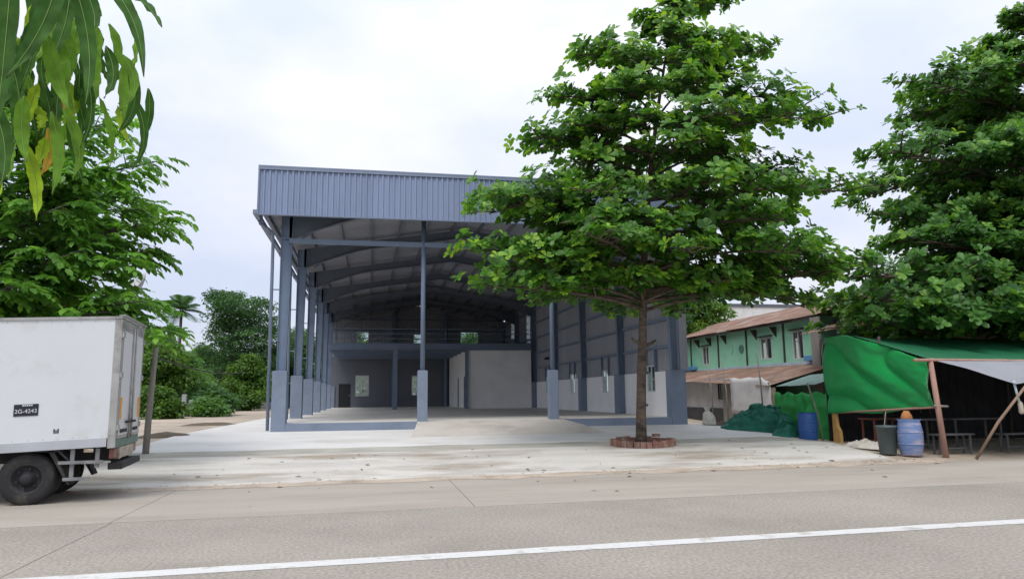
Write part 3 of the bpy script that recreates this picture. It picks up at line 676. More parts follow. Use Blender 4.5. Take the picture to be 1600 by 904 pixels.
# compound-leaved tree behind the truck
pins = [pinnate(rt, int(rt.integers(5, 8)), .52, .16, .085) for _ in range(10)]
def compound_tree(root, trunk, radii, limbs, seed, singles=300):
    rng = np.random.default_rng(seed)
    MB().tube(trunk, radii, 10).build('trunk', m_barkd, root, smooth=True)
    P, A, S, D = [], [], [], []
    for a, e, spread, n in limbs:
        a, e = Vector(a), Vector(e); d = e-a; mb = MB(); r0 = .03+.008*d.length
        pts = bez(a, a+d*.35+Vector((0, 0, .5)), a+d*.7+Vector((0, 0, .35)), e, 8); mb.tube(pts, [r0*(1-.85*i/8) for i in range(9)], 6)
        az0 = math.atan2(d.y, d.x)
        for k in range(n):
            t = .25+.75*(k+rng.random())/n; i = min(7, int(t*8)); p = pts[i].lerp(pts[i+1], t*8-i)
            a2 = az0+rng.choice((-1, 1))*rng.uniform(.3, 1.2); ln = spread*rng.uniform(.4, 1)*(1.2-.7*t); d2 = Vector((math.cos(a2), math.sin(a2), rng.uniform(-.35, .4)))
            e2 = p+d2*ln; mid = p.lerp(e2, .5)+Vector((0, 0, .08*ln)); mb.tube([p, mid, e2], [r0*.3, r0*.2, .005], 4, False)
            m = max(2, int(ln/.13))
            for q in range(m):
                u = .2+.8*(q+1)/m; b = p.lerp(e2, u)+Vector((0, 0, .05)); s = 1 if q % 2 else -1
                ang = a2+s*rng.uniform(.3, 1.1) if q < m-1 else a2; dd = (math.cos(ang), math.sin(ang), rng.uniform(-.25, .45))
                P.append((b.x+rng.normal()*.05, b.y+rng.normal()*.05, b.z+rng.normal()*.05)); D.append(dd); A.append((rng.normal()*.25, rng.normal()*.25, 1)); S.append(rng.uniform(.85, 1.35))
        mb.build('branch', m_barkd, root, smooth=True)
    crown(root, 'crown', pins, P, A, S, ml_left, rng, along=D, singles=singles, single_name='compound_leaf', pick=lambda P: P[:, 1]-P[:, 0]*.3)
    return len(P)
lt = empty('feathery_tree', (-9.6, 19.0, .22), 'bright green tree with feathery compound leaves behind the white truck', 'tree')
rl = np.random.default_rng(21); limbs = []
ends = [(-4.35, 17.6, 5.72), (-4.9, 17.2, 6.95), (-5.9, 17.4, 7.9), (-5.3, 18.3, 5.1), (-5.4, 17.2, 4.6), (-4.9, 17.0, 3.75), (-4.55, 17.3, 3.1), (-5.6, 16.9, 3.5), (-6.4, 16.6, 4.6), (-6.6, 16.5, 5.6), (-6.3, 16.8, 6.6), (-7.3, 16.6, 7.4), (-7.6, 17.0, 8.4), (-8.8, 16.8, 8.2), (-8.2, 16.2, 6.4), (-8.3, 16.0, 5.2), (-7.2, 16.2, 3.9), (-8.6, 16.2, 4.2), (-9.8, 16.4, 5.6), (-10, 16.8, 7.2), (-10.4, 17, 8.6), (-11.5, 17, 6.2), (-11, 16.6, 4.4), (-7.0, 20.5, 6.2), (-7.2, 21.5, 7.6), (-6.2, 20.5, 4.4), (-9, 22, 7), (-9.2, 22, 4.5), (-12.5, 19, 7.4), (-12.6, 20.5, 5), (-9.5, 19, 9.4), (-5.6, 19.0, 6.3), (-8.0, 18.6, 3.3), (-6.6, 18.8, 3.2), (-5.1, 18.2, 3.75), (-4.75, 18.0, 3.2), (-6.0, 17.2, 5.2), (-5.2, 17.5, 6.2)]
for x, y, z in ends:
    limbs.append(((-9.5+.1*rl.normal(), 19+.1*rl.normal(), max(1.9, min(7.6, z-1.3-.25*rl.random()))), (x, y, z), (1.15 if x < -5.2 else .85) if not (x > -5.2 and z < 4.8) else .7, 24))
nC = compound_tree(lt, [(-9.6, 19, .1), (-9.55, 19, 2), (-9.45, 19, 4.5), (-9.6, 19, 7), (-9.5, 19, 8.8)], [.2, .17, .13, .09, .03], limbs, 5)
print('clusters', nA, nB, nC)
# far trees
cl_small = [clump(rt, 46, .6, .26, .15, .55) for _ in range(6)]
cl_flat = [clump(rt, 50, .85, .26, .15, .32) for _ in range(6)]
def far_tree(name, label, base, h, r, m_leaf, seed, z0=.25, n=260, tpl=None, lobes=9, group=None, flat=False, trunk_r=.2, m_b=None):
    rng = np.random.default_rng(seed); x, y, z = base
    root = empty(name, base, label, 'bush' if 'bush' in name else 'tree', group)
    if trunk_r: MB().tube([(x, y, z-.2), (x+.1, y, z+h*.3), (x+.2*rng.normal(), y, z+h*.85)], [trunk_r, trunk_r*.8, trunk_r*.2], 8).build('trunk', m_b or m_barkd, root, smooth=True)
    C = []
    for i in range(lobes):
        t = (i+.5)/lobes; zz = z+h*(z0+(1-z0)*t*.92); rr = r*math.sqrt(max(.05, 1-(2*(t-.42))**2*.75))
        a = rng.uniform(0, 6.28); C.append((x+math.cos(a)*rr*.42, y+math.sin(a)*rr*.42, zz, rr*rng.uniform(.55, .85), h*(1-z0)/lobes*(1.1 if flat else 1.7)))
    P, A, S = [], [], []
    for i in range(int(n*1.7)):
        cx, cy, cz, rr, hh = C[int(rng.integers(0, lobes))]; d = rng.normal(size=3); d /= np.linalg.norm(d); k = rng.uniform(.35, 1)**.5
        P.append((cx+d[0]*rr*k, cy+d[1]*rr*k, max(z+.3, cz+d[2]*hh*k))); A.append((rng.normal()*.3, rng.normal()*.3, 1)); S.append(rng.uniform(.7, 1.25))
    if trunk_r:
        for cx, cy, cz, rr, hh in C[::2]: MB().tube([(x, y, z+h*.28), (x+(cx-x)*.5, y+(cy-y)*.5, (z+h*.3+cz)/2), (cx, cy, cz)], [trunk_r*.5, trunk_r*.3, trunk_r*.1], 5).build('branch', m_b or m_barkd, root, smooth=True)
    crown(root, 'crown', tpl or (cl_flat if flat else cl_small), P, A, S, m_leaf, rng, singles=0)
    return root
far_tree('broadleaf_tree', 'leafy light green tree directly behind the white truck doors', (-15.5, 60, .55), 5.6, 3.4, ml_bg1, 47, .08, 300, group='trees along the far side of the yard')
far_tree('broadleaf_tree', 'small yellowish tree under the spreading layered tree', (-10.6, 70, .55), 4.6, 2.8, ml_bg3, 48, .12, 220, group='trees along the far side of the yard')
GT = 'trees along the far side of the yard'
far_tree('rain_tree', 'spreading flat layered tree beside the coconut palm', (-13.5, 78, .55), 12.2, 6.2, ml_bg2, 31, .22, 420, flat=True, lobes=11, group=GT, trunk_r=.3)
far_tree('broadleaf_tree', 'mid green tree below the coconut palm', (-18.5, 66, .55), 6.4, 4.2, ml_bg1, 32, .1, 330, group=GT)
far_tree('broadleaf_tree', 'yellow green low tree behind the leaning post', (-13.8, 52, .55), 4.2, 2.9, ml_bg3, 33, .12, 260, group=GT)
far_tree('broadleaf_tree', 'dark tree seen between the open warehouse columns', (-8.5, 84, .55), 8.5, 4.6, ml_bg2, 34, .12, 330, group=GT)
far_tree('broadleaf_tree', 'tall green tree glimpsed through the open side of the warehouse', (-3.6, 88, .55), 9.5, 4.4, ml_bg1, 35, .1, 330, group=GT)
far_tree('broadleaf_tree', 'shady tree far left behind the feathery tree', (-25, 62, .55), 9, 5.5, ml_bg2, 36, .1, 330, group=GT)
far_tree('broadleaf_tree', 'green tree at the far end of the dirt yard', (-19.5, 95, .55), 7.2, 5.5, ml_bg1, 37, .08, 330, group=GT)
far_tree('broadleaf_tree', 'low dark tree behind the utility pole', (-11.6, 92, .55), 5.5, 4.0, ml_bg2, 38, .06, 260, group=GT)
far_tree('broadleaf_tree', 'tree filling the back windows of the warehouse', (2.5, 76, .55), 7.2, 5, ml_bg3, 39, .08, 300, group=GT)
far_tree('broadleaf_tree', 'tree behind the right back window of the warehouse', (10.5, 78, .55), 7.4, 5, ml_bg1, 40, .08, 300, group=GT)
far_tree('bush', 'round leafy bush at the edge of the dirt yard', (-11.9, 46.3, .55), 1.5, 1.2, ml_bg3, 41, .1, 110, lobes=5, trunk_r=.04)
far_tree('bush', 'dark shrub beside the grey meter boxes', (-10.3, 52, .55), 1.6, 1.6, ml_bg2, 42, .1, 120, lobes=5, trunk_r=.04)
far_tree('bush', 'pale low bush in front of the dark shrub', (-9.9, 49.5, .55), .8, .9, ml_bg1, 43, .1, 70, lobes=4, trunk_r=.03)
far_tree('roadside_tree', 'bright green tree behind the green house', (20.8, 46.5, .5), 8.3, 3.3, ml_bg3, 44, .3, 340, group='trees behind the green house')
far_tree('roadside_tree', 'dark tree close behind the warehouse corner', (17.6, 45, .5), 8.2, 2.6, ml_bg2, 45, .3, 300, group='trees behind the green house')
far_tree('roadside_tree', 'dark tree filling the view behind the stall roof', (28, 33, .5), 8, 6, ml_bg2, 46, .1, 420, group='trees behind the green house')
# palms
def palm(label, base, h, n, L, seed, lean=(0, 0)):
    rng = np.random.default_rng(seed); x, y, z = base; root = empty('coconut_palm', base, label, 'palm', 'palms in the distance')
    top = Vector((x+lean[0], y+lean[1], z+h)); MB().tube([(x, y, z-.2), (x+lean[0]*.3, y, z+h*.5), top], [.2, .16, .13], 8).build('trunk', m_barkd, root, smooth=True)
    for i in range(n):
        az = 2*math.pi*i/n+rng.uniform(-.25, .25); el = rng.uniform(-.25, 1.35); l = L*rng.uniform(.8, 1.1); d = Vector((math.cos(az), math.sin(az), 0))
        pt = lambda t: top+d*(l*t*math.cos(el)*(1-.1*t))+Vector((0, 0, l*t*math.sin(el)-l*.34*t*t))
        V, Q, k = [], [], 0; m = 22
        for j in range(m):
            t = .12+.88*j/m; p = pt(t); tn = (pt(t+.02)-p).normalized(); sdv = tn.cross(Vector((0, 0, 1))).normalized()
            for s in (-1, 1):
                ll = l*.30*math.sin(math.pi*min(1, .15+.85*t))**.6; e = p+(sdv*s+tn*.7).normalized()*ll+Vector((0, 0, -.22*ll)); wv = tn*.05
                V += [p-wv, p+wv, e+wv*.2, e-wv*.2]; Q.append((k, k+1, k+2, k+3)); k += 4
        for j in range(6):
            a, b = pt(j/6), pt((j+1)/6); V += [a+Vector((0, 0, .04)), a-Vector((0, 0, .04)), b-Vector((0, 0, .03)), b+Vector((0, 0, .03))]; Q.append((k, k+1, k+2, k+3)); k += 4
        V = np.array([tuple(v-Vector(base)) for v in V]); link('frond', np_mesh('frond', V, np.array(Q), ml_bg2, rng.uniform(.0, .5, len(V))), root)
    return root
palm('coconut palm standing above the trees left of the warehouse', (-18.2, 76, .55), 9.6, 22, 2.9, 51)
palm('coconut palm far behind the white flat roofed house', (46, 68, .5), 8.6, 16, 3.6, 52)
palm('coconut palm crown peeping above the rusty roof', (50, 66, .5), 9.8, 16, 3.8, 53)
# ------------------------------------------------------------------ mango tree reaching in over the photographer's left
mg = empty('mango_tree', (-3.0, 2.4, 0), 'mango tree with long drooping leaves hanging into the upper left corner', 'tree')
MB().tube([(-3.0, 2.4, -.1), (-3.05, 2.4, 1.5), (-2.9, 2.4, 3.0), (-2.7, 2.45, 4.4)], [.2, .17, .14, .1], 12).build('trunk', m_barkd, mg, smooth=True)
MB().tube([(-2.95, 2.4, 2.6), (-2.3, 2.35, 3.15), (-1.6, 2.3, 3.2), (-1.15, 2.25, 3.02), (-.85, 2.2, 2.9)], [.07, .05, .03, .016, .007], 8).build('limb', m_barkd, mg, smooth=True)
MB().tube([(-1.6, 2.3, 3.2), (-1.25, 2.32, 2.98), (-1.06, 2.3, 2.72), (-1.0, 2.28, 2.52)], [.02, .014, .009, .005], 6).build('twig', m_barkd, mg, smooth=True)
MB().tube([(-1.15, 2.25, 3.02), (-.95, 2.3, 2.86), (-.86, 2.3, 2.7)], [.012, .009, .005], 6).build('twig', m_barkd, mg, smooth=True)
def mango_mat(name, c, tr):
    m = bpy.data.materials.new(name); m.use_nodes = True; t = m.node_tree; L = t.links.new; b = t.nodes['Principled BSDF']; o = t.nodes['Material Output']
    g = t.nodes.new('ShaderNodeNewGeometry'); n = t.nodes.new('ShaderNodeTexNoise'); n.inputs['Scale'].default_value = 22; n.inputs['Detail'].default_value = 5; L(g.outputs['Position'], n.inputs['Vector'])
    r = t.nodes.new('ShaderNodeValToRGB'); e = r.color_ramp.elements; e[0].position = .3; e[0].color = (*[x*.7 for x in c], 1); e[1].position = .72; e[1].color = (*[min(1, x*1.35) for x in c], 1)
    L(n.outputs[0], r.inputs[0]); L(r.outputs[0], b.inputs['Base Color']); b.inputs['Roughness'].default_value = .55; b.inputs['Specular IOR Level'].default_value = .18
    tr_ = t.nodes.new('ShaderNodeBsdfTranslucent'); L(r.outputs[0], tr_.inputs[0]); ms = t.nodes.new('ShaderNodeMixShader'); ms.inputs[0].default_value = tr; L(b.outputs[0], ms.inputs[1]); L(tr_.outputs[0], ms.inputs[2]); L(ms.outputs[0], o.inputs[0]); return m
mm_dark = mango_mat('mango_leaf_dark', (.05, .135, .022), .4); mm_mid = mango_mat('mango_leaf_mid', (.17, .35, .035), .5); mm_yel = mango_mat('mango_leaf_yellow_green', (.36, .54, .03), .5); mm_or = mango_mat('mango_leaf_orange', (.62, .36, .05), .45)
m_rib = mat('mango_midrib', (.24, .36, .09), .5)
def mango_leaf(a, b, w, m, bend=(0, 0, 0), face=0., wav=.006, curl=.25):
    """leaf from stalk a to tip b, width w, bowed by bend; face turns the blade about its length"""
    w = w if w < .06 else .06+(w-.06)*.45; a, b, bend = Vector(a), Vector(b), Vector(bend); n = 14; L_ = (b-a).length
    C = [a.lerp(b, i/n)+bend*(4*(i/n)*(1-i/n)) for i in range(n+1)]
    rows = []
    for i, c in enumerate(C):
        t = i/n; d = (C[min(i+1, n)]-C[max(i-1, 0)]).normalized(); s = Vector((math.cos(face), math.sin(face), 0)); s = (s-d*s.dot(d)).normalized(); nrm = d.cross(s)
        hw = w*.33*min(1, (t+.02)/.22)**.7*(1 if t < .45 else max(0, 1-((t-.45)/.56)**1.7)); hw = max(hw, .0015) if t < .98 else .0012
        ph = random.random(); row = []
        for k in (-1, -.5, 0, .5, 1):
            row.append(c+s*hw*k+nrm*(curl*hw*abs(k)+wav*abs(k)*math.sin(i*1.9+k*2+ph)))
        rows.append(row)
    o = MB().grid(rows).build('leaf', m, mg, smooth=True)
    MB().tube([p+Vector((0, -.0012, 0)) for p in C], [0.0013*(1-.7*i/n) for i in range(n+1)], 4).build('midrib', m_rib, o, smooth=True)
mango_leaf((-0.945, 2.00, 2.797), (-0.932, 1.97, 2.313), 0.100, mm_dark, (-0.007, .02, -0.001), 0.17)
mango_leaf((-0.889, 2.05, 2.816), (-0.910, 2.02, 2.447), 0.096, mm_dark, (0.006, .02, 0.001), -0.17)
mango_leaf((-0.812, 1.95, 2.817), (-0.898, 1.92, 2.440), 0.106, mm_dark, (0.021, .02, 0.002), 0.35)
mango_leaf((-0.804, 2.00, 2.776), (-0.732, 1.97, 2.400), 0.072, mm_dark, (0.019, .02, 0.002), 0.00)
mango_leaf((-0.791, 2.00, 2.814), (-0.597, 1.97, 2.488), 0.062, mm_dark, (0.032, .02, 0.047), 0.26)
mango_leaf((-0.732, 2.02, 2.777), (-0.565, 1.99, 2.640), 0.044, mm_dark, (0.011, .02, 0.027), 0.35)
mango_leaf((-0.934, 2.15, 2.677), (-0.859, 2.12, 2.550), 0.066, mm_mid, (0.016, .02, 0.001), 0.52)
mango_leaf((-0.888, 2.10, 2.646), (-0.808, 2.07, 2.424), 0.065, mm_mid, (-0.013, .02, -0.001), 0.00)
mango_leaf((-0.923, 2.15, 2.526), (-0.938, 2.12, 2.348), 0.051, mm_yel, (-0.013, .02, -0.001), 0.00)
mango_leaf((-0.933, 2.10, 2.466), (-0.899, 2.07, 2.270), 0.057, mm_mid, (-0.016, .02, -0.001), 0.17)
mango_leaf((-0.947, 2.20, 2.479), (-0.923, 2.17, 2.395), 0.048, mm_yel, (0.010, .02, 0.001), -0.35)
mango_leaf((-0.941, 2.15, 2.348), (-0.886, 2.12, 2.127), 0.051, mm_yel, (0.006, .02, 0.000), 0.00)
mango_leaf((-0.884, 2.15, 2.444), (-0.853, 2.12, 2.201), 0.047, mm_mid, (0.010, .02, 0.001), 0.26)
mango_leaf((-0.875, 2.20, 2.474), (-0.824, 2.17, 2.259), 0.044, mm_mid, (0.023, .02, 0.001), 0.17)
mango_leaf((-0.915, 2.20, 2.386), (-0.928, 2.17, 2.285), 0.052, mm_yel, (0.000, .02, 0.000), 0.00)
mango_leaf((-0.718, 2.10, 2.618), (-0.682, 2.07, 2.428), 0.038, mm_mid, (0.039, .02, 0.011), 0.17)
mango_leaf((-0.801, 2.20, 2.665), (-0.780, 2.17, 2.477), 0.060, mm_mid, (-0.010, .02, -0.001), 0.00)
mango_leaf((-0.758, 2.15, 2.650), (-0.742, 2.12, 2.482), 0.051, mm_dark, (0.017, .02, 0.001), 0.00)
mango_leaf((-0.922, 2.25, 2.670), (-0.877, 2.22, 2.478), 0.041, mm_or, (-0.010, .02, -0.001), 0.44)
mango_leaf((-0.916, 2.22, 2.636), (-0.907, 2.19, 2.577), 0.028, mm_or, (-0.007, .02, -0.001), 0.00)
mango_leaf((-1.005, 2.10, 2.626), (-0.972, 2.07, 2.409), 0.086, mm_dark, (0.009, .02, 0.001), -0.35)
mango_leaf((-1.024, 2.20, 2.617), (-0.985, 2.17, 2.335), 0.080, mm_dark, (0.016, .02, 0.001), 0.26)
mango_leaf((-1.022, 2.10, 2.460), (-0.958, 2.07, 2.197), 0.080, mm_dark, (0.018, .02, 0.001), 0.00)
mango_leaf((-1.068, 2.25, 2.697), (-1.033, 2.22, 2.571), 0.045, mm_mid, (0.005, .02, 0.000), 0.00)
mango_leaf((-1.040, 2.28, 2.715), (-1.076, 2.25, 2.611), 0.054, mm_yel, (-0.005, .02, -0.000), 0.00)
mango_leaf((-0.876, 2.25, 2.755), (-0.886, 2.22, 2.533), 0.065, mm_mid, (-0.007, .02, -0.001), 0.09)
mango_leaf((-0.875, 2.30, 2.739), (-0.864, 2.27, 2.525), 0.058, mm_dark, (0.009, .02, 0.001), -0.17)
mango_leaf((-1.007, 2.30, 2.626), (-1.030, 2.27, 2.434), 0.075, mm_dark, (-0.010, .02, -0.001), 0.00)
mango_leaf((-0.951, 2.30, 2.449), (-0.948, 2.27, 2.292), 0.042, mm_or, (0.007, .02, 0.000), 0.52)
mango_leaf((-0.863, 2.15, 2.841), (-0.900, 2.12, 2.546), 0.078, mm_dark, (0.010, .02, 0.001), 0.00)
mango_leaf((-1.029, 2.25, 2.944), (-0.971, 2.22, 2.645), 0.092, mm_dark, (0.010, .02, 0.001), 0.17)
mango_leaf((-0.943, 2.35, 2.685), (-0.935, 2.32, 2.449), 0.064, mm_dark, (-0.014, .02, -0.001), 0.17)
mango_leaf((-1.010, 2.35, 2.628), (-0.966, 2.32, 2.396), 0.072, mm_dark, (0.018, .02, 0.001), -0.26)
mango_leaf((-1.121, 2.30, 2.758), (-1.086, 2.27, 2.441), 0.083, mm_dark, (0.000, .02, 0.000), 0.00)
mango_leaf((-1.063, 2.30, 2.462), (-1.028, 2.27, 2.278), 0.062, mm_mid, (-0.007, .02, -0.000), 0.00)
mango_leaf((-1.127, 2.35, 2.457), (-1.081, 2.32, 2.203), 0.060, mm_yel, (0.005, .02, 0.000), 0.00)
mango_leaf((-0.867, 2.25, 2.879), (-0.821, 2.22, 2.719), 0.073, mm_dark, (0.011, .02, 0.001), 0.00)
mango_leaf((-0.860, 2.35, 2.809), (-0.867, 2.32, 2.639), 0.055, mm_mid, (0.007, .02, 0.001), 0.00)

rmg = random.Random(5)
for i in range(40):                                    # more leaves crowding the hanging sprays
    x, z = -1.10+.40*rmg.random(), 2.86-.36*rmg.random(); y = 2.15+.3*rmg.random(); l = .13+.10*rmg.random()
    mango_leaf((x, y, z), (x+rmg.uniform(-.05, .06), y+rmg.uniform(-.05, .05), z-l), 0.032+.014*rmg.random(), rmg.choice((mm_dark, mm_dark, mm_mid, mm_mid, mm_yel)), (rmg.uniform(-.03, .03), .02, 0), rmg.uniform(-.6, .6))
# ------------------------------------------------------------------ box truck
m_orange = mat('orange_reflector', (.70, .33, .03), .4, var=.1)
m_plate = mat('black_plate', (.018, .02, .032), .45, var=.05)
m_ink = mat('white_lettering', (.62, .64, .66), .6, var=.1)
m_greenish = mat('faded_green_plate', (.12, .20, .16), .6, var=.3, vs=8)
m_cream = mat('dirty_cream_metal', (.42, .38, .31), .7, var=.25, vs=5, stain=(.20, .12, .07), ss=4)
m_red = mat('red_lens', (.16, .06, .045), .4)
tr = empty('box_truck', (-5.42, 14.06, 0), 'white box truck parked at the left edge of the road, rear doors shut', 'truck', rz=R(6.5))
TL = lambda x, y, z: (x, y, z+.040*x)                  # the body sits nose down
def tbox(mb, x0, x1, y0, y1, z0, z1):
    k = len(mb.v); mb.box(x0, x1, y0, y1, z0, z1); mb.v[k:] = [TL(*p) for p in mb.v[k:]]; return mb
BX0, BX1, BY, BZ0, BZ1 = -4.3, 1.22, 1.02, .97, 2.94
body = tbox(MB(), BX0, BX1, -BY, BY, BZ0, BZ1).build('cargo_box', m_white, tr, local=True, bevel=.01)
tbox(tbox(MB(), BX0, BX1+.02, -BY-.02, -BY+.04, BZ1-.01, BZ1+.035), BX0, BX1+.05, BY-.04, BY+.02, BZ1-.01, BZ1+.035).build('roof_rail', m_alu, body, local=True)
tbox(MB(), BX1-.03, BX1+.07, -BY-.02, BY+.02, BZ1+.0355, BZ1+.06).build('roof_rail', m_alu, body, local=True)
tbox(MB(), BX0, BX1-.10, -BY-.012, -BY+.05, BZ0-.13, BZ0+.012).build('side_rail', m_grey, body, local=True)
tbox(MB(), BX0, BX1-.10, BY-.05, BY+.012, BZ0-.13, BZ0-.002).build('side_rail', m_grey, body, local=True)
for s in (-1, 1): tbox(MB(), BX1-.085, BX1+.03, min(s*BY*1.012, s*(BY-.06)), max(s*BY*1.012, s*(BY-.06)), BZ0-.16, BZ1-.012).build('corner_post', m_alu, body, local=True, bevel=.006)
tbox(MB(), BX1-.02, BX1+.03, -BY+.06, BY-.06, BZ1-.14, BZ1-.012).build('rear_header', m_alu, body, local=True)
tbox(MB(), BX1-.02, BX1+.035, -BY+.06, BY-.06, BZ0-.16, BZ0-.03).build('rear_sill', m_greenish, body, local=True)
for s in (-1, 1):
    a, b = sorted((s*.012, s*(BY-.075)))
    d = tbox(MB(), BX1+.002, BX1+.035, a, b, BZ0-.02, BZ1-.15).build('rear_door', m_white, tr, local=True, bevel=.006)
    e = tbox(MB(), BX1+.0355, BX1+.045, a, b, BZ0-.02, BZ0+.03); tbox(e, BX1+.0355, BX1+.045, a, b, BZ1-.19, BZ1-.15)
    o_ = s*(BY-.075); i_ = s*.012
    tbox(e, BX1+.0355, BX1+.045, min(o_, o_-s*.03), max(o_, o_-s*.03), BZ0+.03, BZ1-.19); tbox(e, BX1+.0355, BX1+.045, min(i_, i_+s*.03), max(i_, i_+s*.03), BZ0+.03, BZ1-.19)
    e.build('door_edge', m_alu, d, local=True)
    MB().tube([TL(BX1+.06, s*.11, BZ0-.04), TL(BX1+.06, s*.11, BZ1-.1)], .017, 8).build('locking_bar', m_alu, d, local=True, smooth=True)
    tbox(MB(), BX1+.045, BX1+.085, min(s*.05, s*.38), max(s*.05, s*.38), BZ0+.22, BZ0+.26).build('handle', m_chassis, d, local=True)
    for z in (BZ0+.12, BZ0+.98, BZ1-.32): tbox(MB(), BX1+.02, BX1+.06, min(s*(BY-.14), s*(BY+.0)), max(s*(BY-.14), s*(BY+.0)), z, z+.09).build('hinge', m_alu, d, local=True)
    ra, rb = sorted((s*(BY-.30), s*(BY-.13)))
    tbox(MB(), BX1+.0355, BX1+.042, ra, rb, BZ0+.30, BZ0+.66).build('reflector', m_orange, d, local=True)
    for q in range(3):
        ra = sorted((s*(.22+.2*q), s*(.22+.2*q+.14))); tbox(MB(), BX1+.046, BX1+.05, ra[0], ra[1], BZ0+.07, BZ0+.13).build('door_mark', m_chassis, d, local=True)
tbox(MB(), BX1-.05, BX1+.03, -.62, .62, BZ0-.36, BZ0-.17).build('number_plate_panel', m_cream, tr, local=True, bevel=.008)
tbox(MB(), BX1-.06, BX1+.01, -BY+.05, -BY+.32, BZ0-.33, BZ0-.17).build('tail_lamp', m_red, tr, local=True, bevel=.01)
tbox(MB(), BX1-.06, BX1+.01, BY-.32, BY-.05, BZ0-.33, BZ0-.17).build('tail_lamp', m_red, tr, local=True, bevel=.01)
MB().box(BX1-.10, BX1+.12, -.82, .82, .50, .61).build('rear_bumper', m_chassis, tr, local=True, bevel=.015)
for s in (-1, 1): MB().bar((BX1-.05, s*.4, .55), (BX1-.25, s*.4, .86), .07, .07).build('bumper_bracket', m_chassis, tr, local=True)
for s in (-1, 1): MB().box(-5.6, BX1-.02, s*.42-.04, s*.42+.04, .62, .84).build('chassis_rail', m_chassis, tr, local=True)
for x in (-3.6, -2.6, -1.6, -.7, .1, .7, 1.0): tbox(MB(), x-.04, x+.04, -BY+.03, BY-.03, BZ0-.14, BZ0-.005).build('cross_member', m_chassis, tr, local=True)
MB().lathe([(.01, -.5), (.09, -.5), (.09, -.14), (.17, -.1), (.17, .1), (.09, .14), (.09, .5), (.01, .5)], 14, (0, 0, .405), 'y').build('axle', m_chassis, tr, local=True, smooth=True)
rv = MB().lathe([(.001, -.004), (.007, -.003), (.008, 0)], 8, (0, 0, 0), 'y', cap=False).mesh('rivet', m_alu)
for i in range(26):
    for z in (BZ1-.045, BZ0+.04): link('rivet', rv, body, TL(-4.2+i*.21, -BY-.0005, z))
# guard rails behind the wheel
gr = MB().box(.44, BX1-.14, -BY+.03, -BY+.06, .62, .67).box(.52, BX1-.32, -BY+.03, -BY+.06, .36, .41).box(.60, .66, -BY+.062, -BY+.10, .36, .86).box(.96, 1.02, -BY+.062, -BY+.10, .55, .86)
gr.build('side_guard', mat('grimy_guard_paint', (.20, .205, .21), .6, var=.3, vs=6), tr, local=True)
MB().box(.80, .94, -BY-.012, -BY+.03, .80, .86).build('marker_lamp', m_cream, tr, local=True, bevel=.01)
for s in (-1, 1): MB().prism([(.28, .85), (.36, .85), (.62, .30), (.59, .30)], min(s*.62, s*.98), max(s*.62, s*.98)).build('mud_flap', m_rubber, tr, local=True)
MB().prism([(-.62, .70), (-.45, .845), (.45, .845), (.58, .70), (.58, .67), (.42, .82), (-.42, .82), (-.62, .67)], -.98, -.62).build('wheel_arch', m_chassis, tr, local=True)
def wheel(x, y, s, name='wheel'):
    r = .405; w = .22
    prof = [(.24, -w/2+.01), (.30, -w/2-.004), (.36, -w/2), (.392, -w/2+.025), (r, -w/2+.05), (r, w/2-.05), (.392, w/2-.025), (.36, w/2), (.30, w/2+.004), (.24, w/2-.01)]
    t = MB().lathe(prof, 40, (x, y, r), 'y', cap=False); ty = t.build(name, m_rubber, tr, local=True, smooth=True)
    g = MB()
    for q in range(4):
        yy = y-w/2+.065+q*.03; g.lathe([(r+.002, yy-y-.009), (r+.006, yy-y-.007), (r+.006, yy-y+.007), (r+.002, yy-y+.009)], 40, (x, y, r), 'y', cap=False)
    g.build('tread', m_rubber, ty, local=True)
    f = s*w/2
    rp = [(.245, f*.9), (.235, f*.95), (.215, f*.75), (.19, f*.15), (.13, f*.05), (.12, f*.35), (.085, f*.55), (.085, f*1.0), (.02, f*1.08), (.001, f*1.08)]
    MB().lathe(rp, 32, (x, y, r), 'y', cap=False).build('rim', m_chassis, ty, local=True, smooth=True)
    for q in range(6):
        a = q*math.pi/3+.3; MB().lathe([(.018, f*.30), (.018, f*.62), (.001, f*.62)], 6, (x+.155*math.cos(a), y, r+.155*math.sin(a)), 'y', cap=False).build('wheel_nut', m_chassis, ty, local=True)
for s in (-1, 1):
    wheel(0, s*.83, s); wheel(0, s*.57, s); wheel(-3.9-.7, s*.80, s)
cabm = MB().prism([(-6.3, .55), (-4.36, .55), (-4.36, 2.15), (-4.6, 2.25), (-5.9, 2.2), (-6.25, 1.45)], -.92, .92); cabm.build('cab', m_white, tr, local=True, bevel=.04)
MB().prism([(-6.262, 1.47), (-5.93, 2.12), (-5.94, 2.13), (-6.272, 1.48)], -.82, .82).build('windscreen', m_dark, tr, local=True)
for s in (-1, 1):
    MB().box(-5.75, -4.75, min(s*.921, s*.93), max(s*.921, s*.93), 1.5, 2.05).build('side_window', m_dark, tr, local=True)
    MB().box(-6.33, -6.27, s*.7-.14, s*.7+.14, .9, 1.08).build('headlight', m_alu, tr, local=True)
